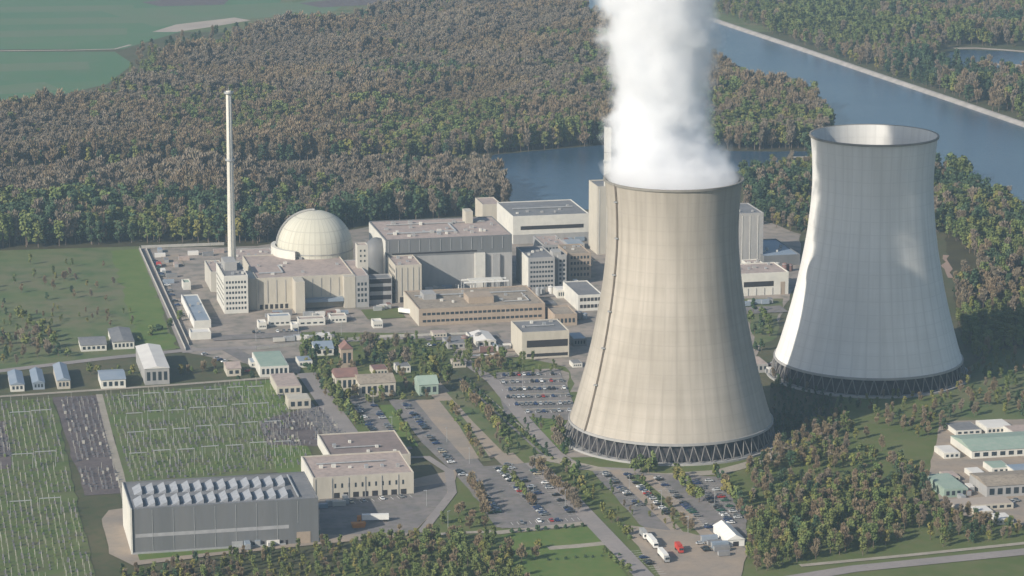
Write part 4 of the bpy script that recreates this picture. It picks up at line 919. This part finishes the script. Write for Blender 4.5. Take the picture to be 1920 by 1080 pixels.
tree_row((1130,960),(1185,1015), 7, ['bush','olive'], 'the verge by the lorry yard', 'bushes of the verge', .7)
tree_row((1125,1040),(1185,1080), 5, ['dbush','green'], 'the row at the meadow corner', 'trees at the meadow corner', .5)
tree_row((30,595),(120,655), 9, ['olive','green','grey'], 'the thicket above the blue sheds', 'trees of the left thicket', .8, 6)
tree_row((0,640),(140,672), 10, ['dark','green','grey'], 'the dark thicket along the road', 'trees of the dark thicket', .75, 4)
tree_row((255,640),(330,600), 8, ['bush','green','dbush'], 'the green corner by the fence', 'bushes of the fence corner', .8, 5, 'from the near end')
tree_row((340,700),(410,694), 8, ['olive','brown','bush'], 'the orchard right of the barn', 'trees of the orchard', .6, 6, 'from the left end')
tree_row((160,700),(262,700), 7, ['bush','green','olive'], 'the garden behind the field track', 'trees of the garden', .55, 5, 'from the left end')
tree_row((440,715),(480,700), 4, ['dbush','green'], 'the cottage hedge', 'hedge trees', .6, 3, 'from the left end')
tree_clump([(555,640),(640,640),(640,700),(570,700)], 12, ['green','dark','dbush'], 'among the dark trees near the gate', 'dark trees near the gate', .8)
tree_clump([(660,640),(800,640),(800,690),(670,690)], 22, ['grey','grey','green','dark'], 'in the bare grove below the workshop', 'trees of the bare grove', .8)
tree_clump([(790,680),(840,680),(850,720),(800,735)], 8, ['olive','green'], 'in the yellow grove by the pavilion', 'trees of the yellow grove', .85)
tree_clump([(885,675),(975,672),(975,695),(895,705)], 9, ['green','brown','dbush'], 'behind the striped car park', 'trees behind the striped car park', .7)
tree_clump([(640,735),(780,738),(770,760),(660,760)], 9, ['brown','green','olive'], 'in front of the cream house', 'trees before the cream house', .6)
tree_clump([(1395,585),(1450,585),(1440,660),(1412,660)], 12, ['green','bush','dark'], 'in the gap between the towers', 'trees between the towers', .75)
tree_clump([(1035,805),(1066,815),(1062,860),(1040,860)], 5, ['green','grey'], 'at the left foot of the beige tower', 'trees at the tower foot', .8)
tree_clump([(1185,880),(1235,880),(1235,896),(1190,896)], 4, ['olive','green'], 'before the beige tower columns', 'trees before the tower columns', .9)
tree_clump([(860,945),(930,950),(930,995),(800,990)], 10, ['green','brown','bush'], 'on the forecourt triangle', 'trees of the green triangle', .6)
tree_clump([(945,1020),(1010,1030),(1010,1075),(950,1078)], 6, ['brown','olive'], 'on the bright meadow', 'trees on the bright meadow', .7)
tree_row((950,1000),(1100,988), 9, ['dbush'], 'the shadowy meadow hedge', 'bushes of the shadowy hedge', .5, .6, 'from the left end')
tree_row((1020,1052),(1170,1042), 9, ['dbush'], 'the hedge crossing the meadow', 'bushes of the crossing hedge', .35, .6, 'from the left end')
tree_row((1780,325),(1812,345), 3, ['green'], 'the tall shore trio', 'tall shore trees', 1.7, 3, 'from the left end')

# ---------------------------------------------------------------- cars
def car_mesh(m):
    b = MB()
    n = len(b.v); L_, W_ = 4.4, 1.8
    side = [(-2.2,.35),(-2.2,.85),(-1.9,1.0),(-1.2,1.0),(1.0,1.0),(2.0,.85),(2.2,.6),(2.2,.35)]
    b.v += [(x, -W_/2, z) for x, z in side]+[(x, W_/2, z) for x, z in side]; k = len(side)
    b.f.append(tuple(range(k))); b.f.append(tuple(reversed(range(k, 2*k)))); b.m += [0, 0]
    for i in range(k): j = (i+1) % k; b.f.append((i, k+i, k+j, j)); b.m.append(0)
    n = len(b.v); top = [(-1.25,-.68,1.47),(.35,-.68,1.47),(.35,.68,1.47),(-1.25,.68,1.47)]
    b.v += top+[(x, y, z+.04) for x, y, z in top]
    for f in [(0,1,2,3),(4,5,6,7),(0,1,5,4),(1,2,6,5),(2,3,7,6),(3,0,4,7)]: b.f.append(tuple(n+i for i in f)); b.m.append(0)
    for x in (-1.4, 1.4):
        for y in (-.88, .88): b.tube((x, y-.1, .34), (x, y+.1, .34), .34, .34, 8, 1)
    body = b.mesh('car_body', [m, rubber])
    q = MB(); lo = [(-1.85,-.8,1.0),(1.05,-.8,1.0),(1.05,.8,1.0),(-1.85,.8,1.0)]; q.v += lo+top
    for f in [(0,1,5,4),(1,2,6,5),(2,3,7,6),(3,0,4,7)]: q.f.append(f); q.m.append(0)
    return body, q.mesh('windows', glass)
CARC = [('white', (.75,.75,.74)), ('silver', (.45,.46,.47)), ('grey', (.18,.185,.19)), ('black', (.02,.02,.022)), ('navy', (.02,.04,.12)), ('red', (.35,.03,.025)), ('green', (.03,.1,.06)), ('beige', (.45,.4,.3))]
CARS = []
for nme, c in CARC:
    m = mat('car_paint_'+nme.replace(' ', '_'), c, rough=.25, spec=.5); CARS.append((nme,)+car_mesh(m))
NC = [0]
def car_row(A, B, desc, group, fill=.85, sp=2.75, along=False, max_n=30, fr='from the far end'):
    a = g(*A); b = g(*B); d = (b-a); n = max(1, min(max_n, int(d.length/(sp if not along else 6))))
    ang = math.atan2(d.y, d.x); i = 0
    if not along and sp < 3.5:
        bm = MB(); dn = d.normalized(); pn = Vector((-dn.y, dn.x, 0))*2.6; z_ = LEV[0]*.006+.006
        for k in range(n+1):
            q = a.lerp(b, k/n); bm.face([(w_.x, w_.y, z_) for w_ in (q-pn-dn*.12, q-pn+dn*.12, q+pn+dn*.12, q+pn-dn*.12)])
        tag(bm.build('bay_marking', white_p), 'painted bay lines under '+desc, kind='structure'); i = 0
    for k in range(n):
        if random.random() > fill*.74: continue
        nme, bm_, wm = random.choices(CARS, (12, 14, 24, 24, 18, 4, 3, 2))[0]
        p = a.lerp(b, (k+.5)/n)+Vector((random.uniform(-.3,.3), random.uniform(-.3,.3), 0))
        o = inst('parked_car', bm_, None, (p.x, p.y, LEV[0]*.006+.02), ang+(0 if along else pi/2)+random.choice((0, pi))+random.uniform(-.04,.04))
        tag(o, f"{nme} car, {WORDS[i]} {fr} of {desc}", 'car', group); inst('windows', wm, o); i += 1; NC[0] += 1
for k, (yy, x0, x1) in enumerate([(706,940,1050),(719,938,1056),(733,942,1062),(747,948,1070),(761,955,1072),(775,985,1072)]):
    car_row((x0, yy), (x1, yy-3), f'{WORDS[k]} row of the striped car park', 'cars in the striped car park', .85, 2.9, fr='from the left end')
car_row((664,760),(712,826), 'the leftmost car strip', 'cars on the leftmost strip', .8, 3.4)
car_row((700,762),(745,826), 'the strip left of the bright divider', 'cars left of the bright divider', .45, 4)
car_row((757,757),(800,808), 'the dark line beside the pale lot', 'cars beside the pale lot', .95, 3.2)
car_row((805,820),(876,905), 'the line below the pale lot', 'cars below the pale lot', .85, 3.6)
car_row((880,893),(935,965), 'the left line of the crowded lot', 'cars in the left line of the crowded lot', .85, 3.2)
car_row((932,878),(1022,970), 'the second line of the crowded lot', 'cars in the second line of the crowded lot', .85, 3.4)
car_row((950,872),(1010,930), 'the short third line of the crowded lot', 'cars in the third line of the crowded lot', .6, 4)
car_row((1000,884),(1075,968), 'the right line of the crowded lot', 'cars in the right line of the crowded lot', .85, 3.4)
car_row((960,984),(1085,975), 'the bottom row of the crowded lot', 'cars in the bottom row of the crowded lot', .7, 3.2, fr='from the left end')
car_row((1133,888),(1200,952), 'the first line of the right car park', 'cars in the first line of the right car park', .85, 3.3)
car_row((1172,888),(1262,975), 'the second line of the right car park', 'cars in the second line of the right car park', .8, 3.4)
car_row((1232,898),(1330,994), 'the third line of the right car park', 'cars in the third line of the right car park', .85, 3.4)
car_row((1300,902),(1372,985), 'the fourth line of the right car park', 'cars in the fourth line of the right car park', .85, 3.2)
car_row((1325,900),(1385,975), 'the outermost line of the right car park', 'cars in the outermost line of the right car park', .8, 3.4)
car_row((1318,988),(1372,992), 'the short row above the white tent', 'cars above the white tent', .8, 3.2, fr='from the left end')
car_row((880,740),(930,792), 'the line on the access lane', 'cars on the access lane', .35, 6, True)
car_row((640,946),(770,932), 'the row before the beige annexe', 'cars before the beige annexe', .7, 3.3, fr='from the left end')
car_row((900,655),(975,640), 'the row beside the white tented store', 'cars beside the tented store', .8, 3.3, fr='from the left end')
car_row((800,650),(845,646), 'the row left of the grey store', 'cars left of the grey store', .7, 3.3, fr='from the left end')
car_row((290,490),(345,600), 'the line inside the perimeter fence', 'cars inside the perimeter fence', .6, 6)
car_row((470,626),(560,622), 'the row before the reactor cabins', 'cars before the reactor cabins', .6, 4, fr='from the left end')
car_row((1190,1035),(1240,1078), 'the line in the lorry yard', 'cars in the lorry yard', .8, 3.4)
car_row((1310,1020),(1350,1060), 'the line right of the red lorry', 'cars right of the red lorry', .6, 4)
car_row((380,665),(470,700), 'the lane outside the gate', 'cars outside the gate', .5, 5)
car_row((1830,960),(1910,940), 'the row in the right yard', 'cars in the right yard', .7, 3.6, fr='from the left end')
print('cars', NC[0])
def lorry(px, py, ang, L_, body, cab, label):
    e = empty('lorry', g(px, py), ang, label, 'lorry'); e.location.z = LEV[0]*.006
    MB().box(-L_/2, L_/2, -1.25, 1.25, 1.0, 3.8).build('trailer', body, e)
    MB().box(L_/2+.4, L_/2+2.6, -1.2, 1.2, .5, 3.1).build('cab', cab, e); MB().box(L_/2+2.6, L_/2+2.66, -1.05, 1.05, 1.7, 2.8).build('windscreen', glass, e)
    for x in (-L_/2+1.2, -L_/2+2.5, L_/2+1.5):
        for y in (-1.1, 1.1): MB().tube((x,y-.2,.5),(x,y+.2,.5),.5,.5,10).build('wheel', rubber, e)
lorry(704, 979, R(185), 14, white_p, orange_p, 'long white lorry parked right of the exhibition hall')
va = math.atan2(-V.y, -V.x)
lorry(1222, 1022, va, 12, white_p, white_p, 'white lorry at the far end of the bottom yard')
lorry(1243, 1048, va, 12, white_p, steel, 'white lorry nearer the bottom edge')
lorry(1206, 1008, va, 7, steel, white_p, 'short silver lorry behind the white ones')
lorry(1272, 1034, va, 6, red_p, red_p, 'red lorry in the bottom yard')
lorry(760, 590, R(-30), 10, white_p, white_p, 'white lorry slanted beside the workshop wall')
# orange excavator-like stack of crates by the white lorry
e = empty('skip_container', g(672, 990), ROT, 'orange skip left of the long white lorry', 'skip')
mb = MB(); mb.v += [(-3,-1.4,.1),(3,-1.4,.1),(3,1.4,.1),(-3,1.4,.1),(-3.8,-1.8,3),(3.8,-1.8,3),(3.8,1.8,3),(-3.8,1.8,3)]
for f in [(0,3,2,1),(0,1,5,4),(1,2,6,5),(2,3,7,6),(3,0,4,7),(4,5,6,7)]: mb.f.append(f); mb.m.append(0)
mb.build('body', orange_p, e)
# white tent at the lower right car park
e = empty('marquee', g(1378, 1026), ROT, 'large white tent beside the right car park', 'tent')
MB().box(-4,5,0,26,0,4).build('side_wall', white_p, e); MB().gable(-4.4,5.4,-.4,26.4,4.003,6.6,0,'y').build('roof', white_p, e); MB().box(-1,2,-.06,.06,0,3).build('entrance', dark, e)
# lamp posts in the yards
lp = MB().tube((0,0,0),(0,0,9),.16,.1,6).mesh('pole', steel); lh = MB().box(-.2,1.6,-.25,.25,8.9,9.15).mesh('lamp_head', steel)
for k, (x, y) in enumerate([(700,760),(735,810),(838,830),(880,870),(960,900),(1000,940),(1060,950),(1180,920),(1240,950),(1290,1000),(1340,950),(980,730),(1020,745),(840,990),(800,950),(480,640),(560,632),(640,628)]):
    o = empty('street_lamp', g(x, y), random.random()*6, f'thin grey lamp post, {WORDS[k]} counted from the first car strip', 'street lamp', 'lamp posts in the car parks and yards'); inst('pole', lp, o); inst('lamp_head', lh, o)

# ---------------------------------------------------------------- haze
hm = bpy.data.materials.new('haze'); hm.use_nodes = True; n = hm.node_tree.nodes; n.clear(); o = n.new('ShaderNodeOutputMaterial'); pv = n.new('ShaderNodeVolumePrincipled')
pv.inputs['Color'].default_value = (.58,.8,1,1); pv.inputs['Density'].default_value = .000074; pv.inputs['Anisotropy'].default_value = .2
hm.node_tree.links.new(pv.outputs[0], o.inputs['Volume'])
hz = MB().box(-9000, 9000, -4000, 12000, -1.5, 460).build('haze', hm); tag(hz, 'thin blue haze filling the air', None, None, 'stuff')
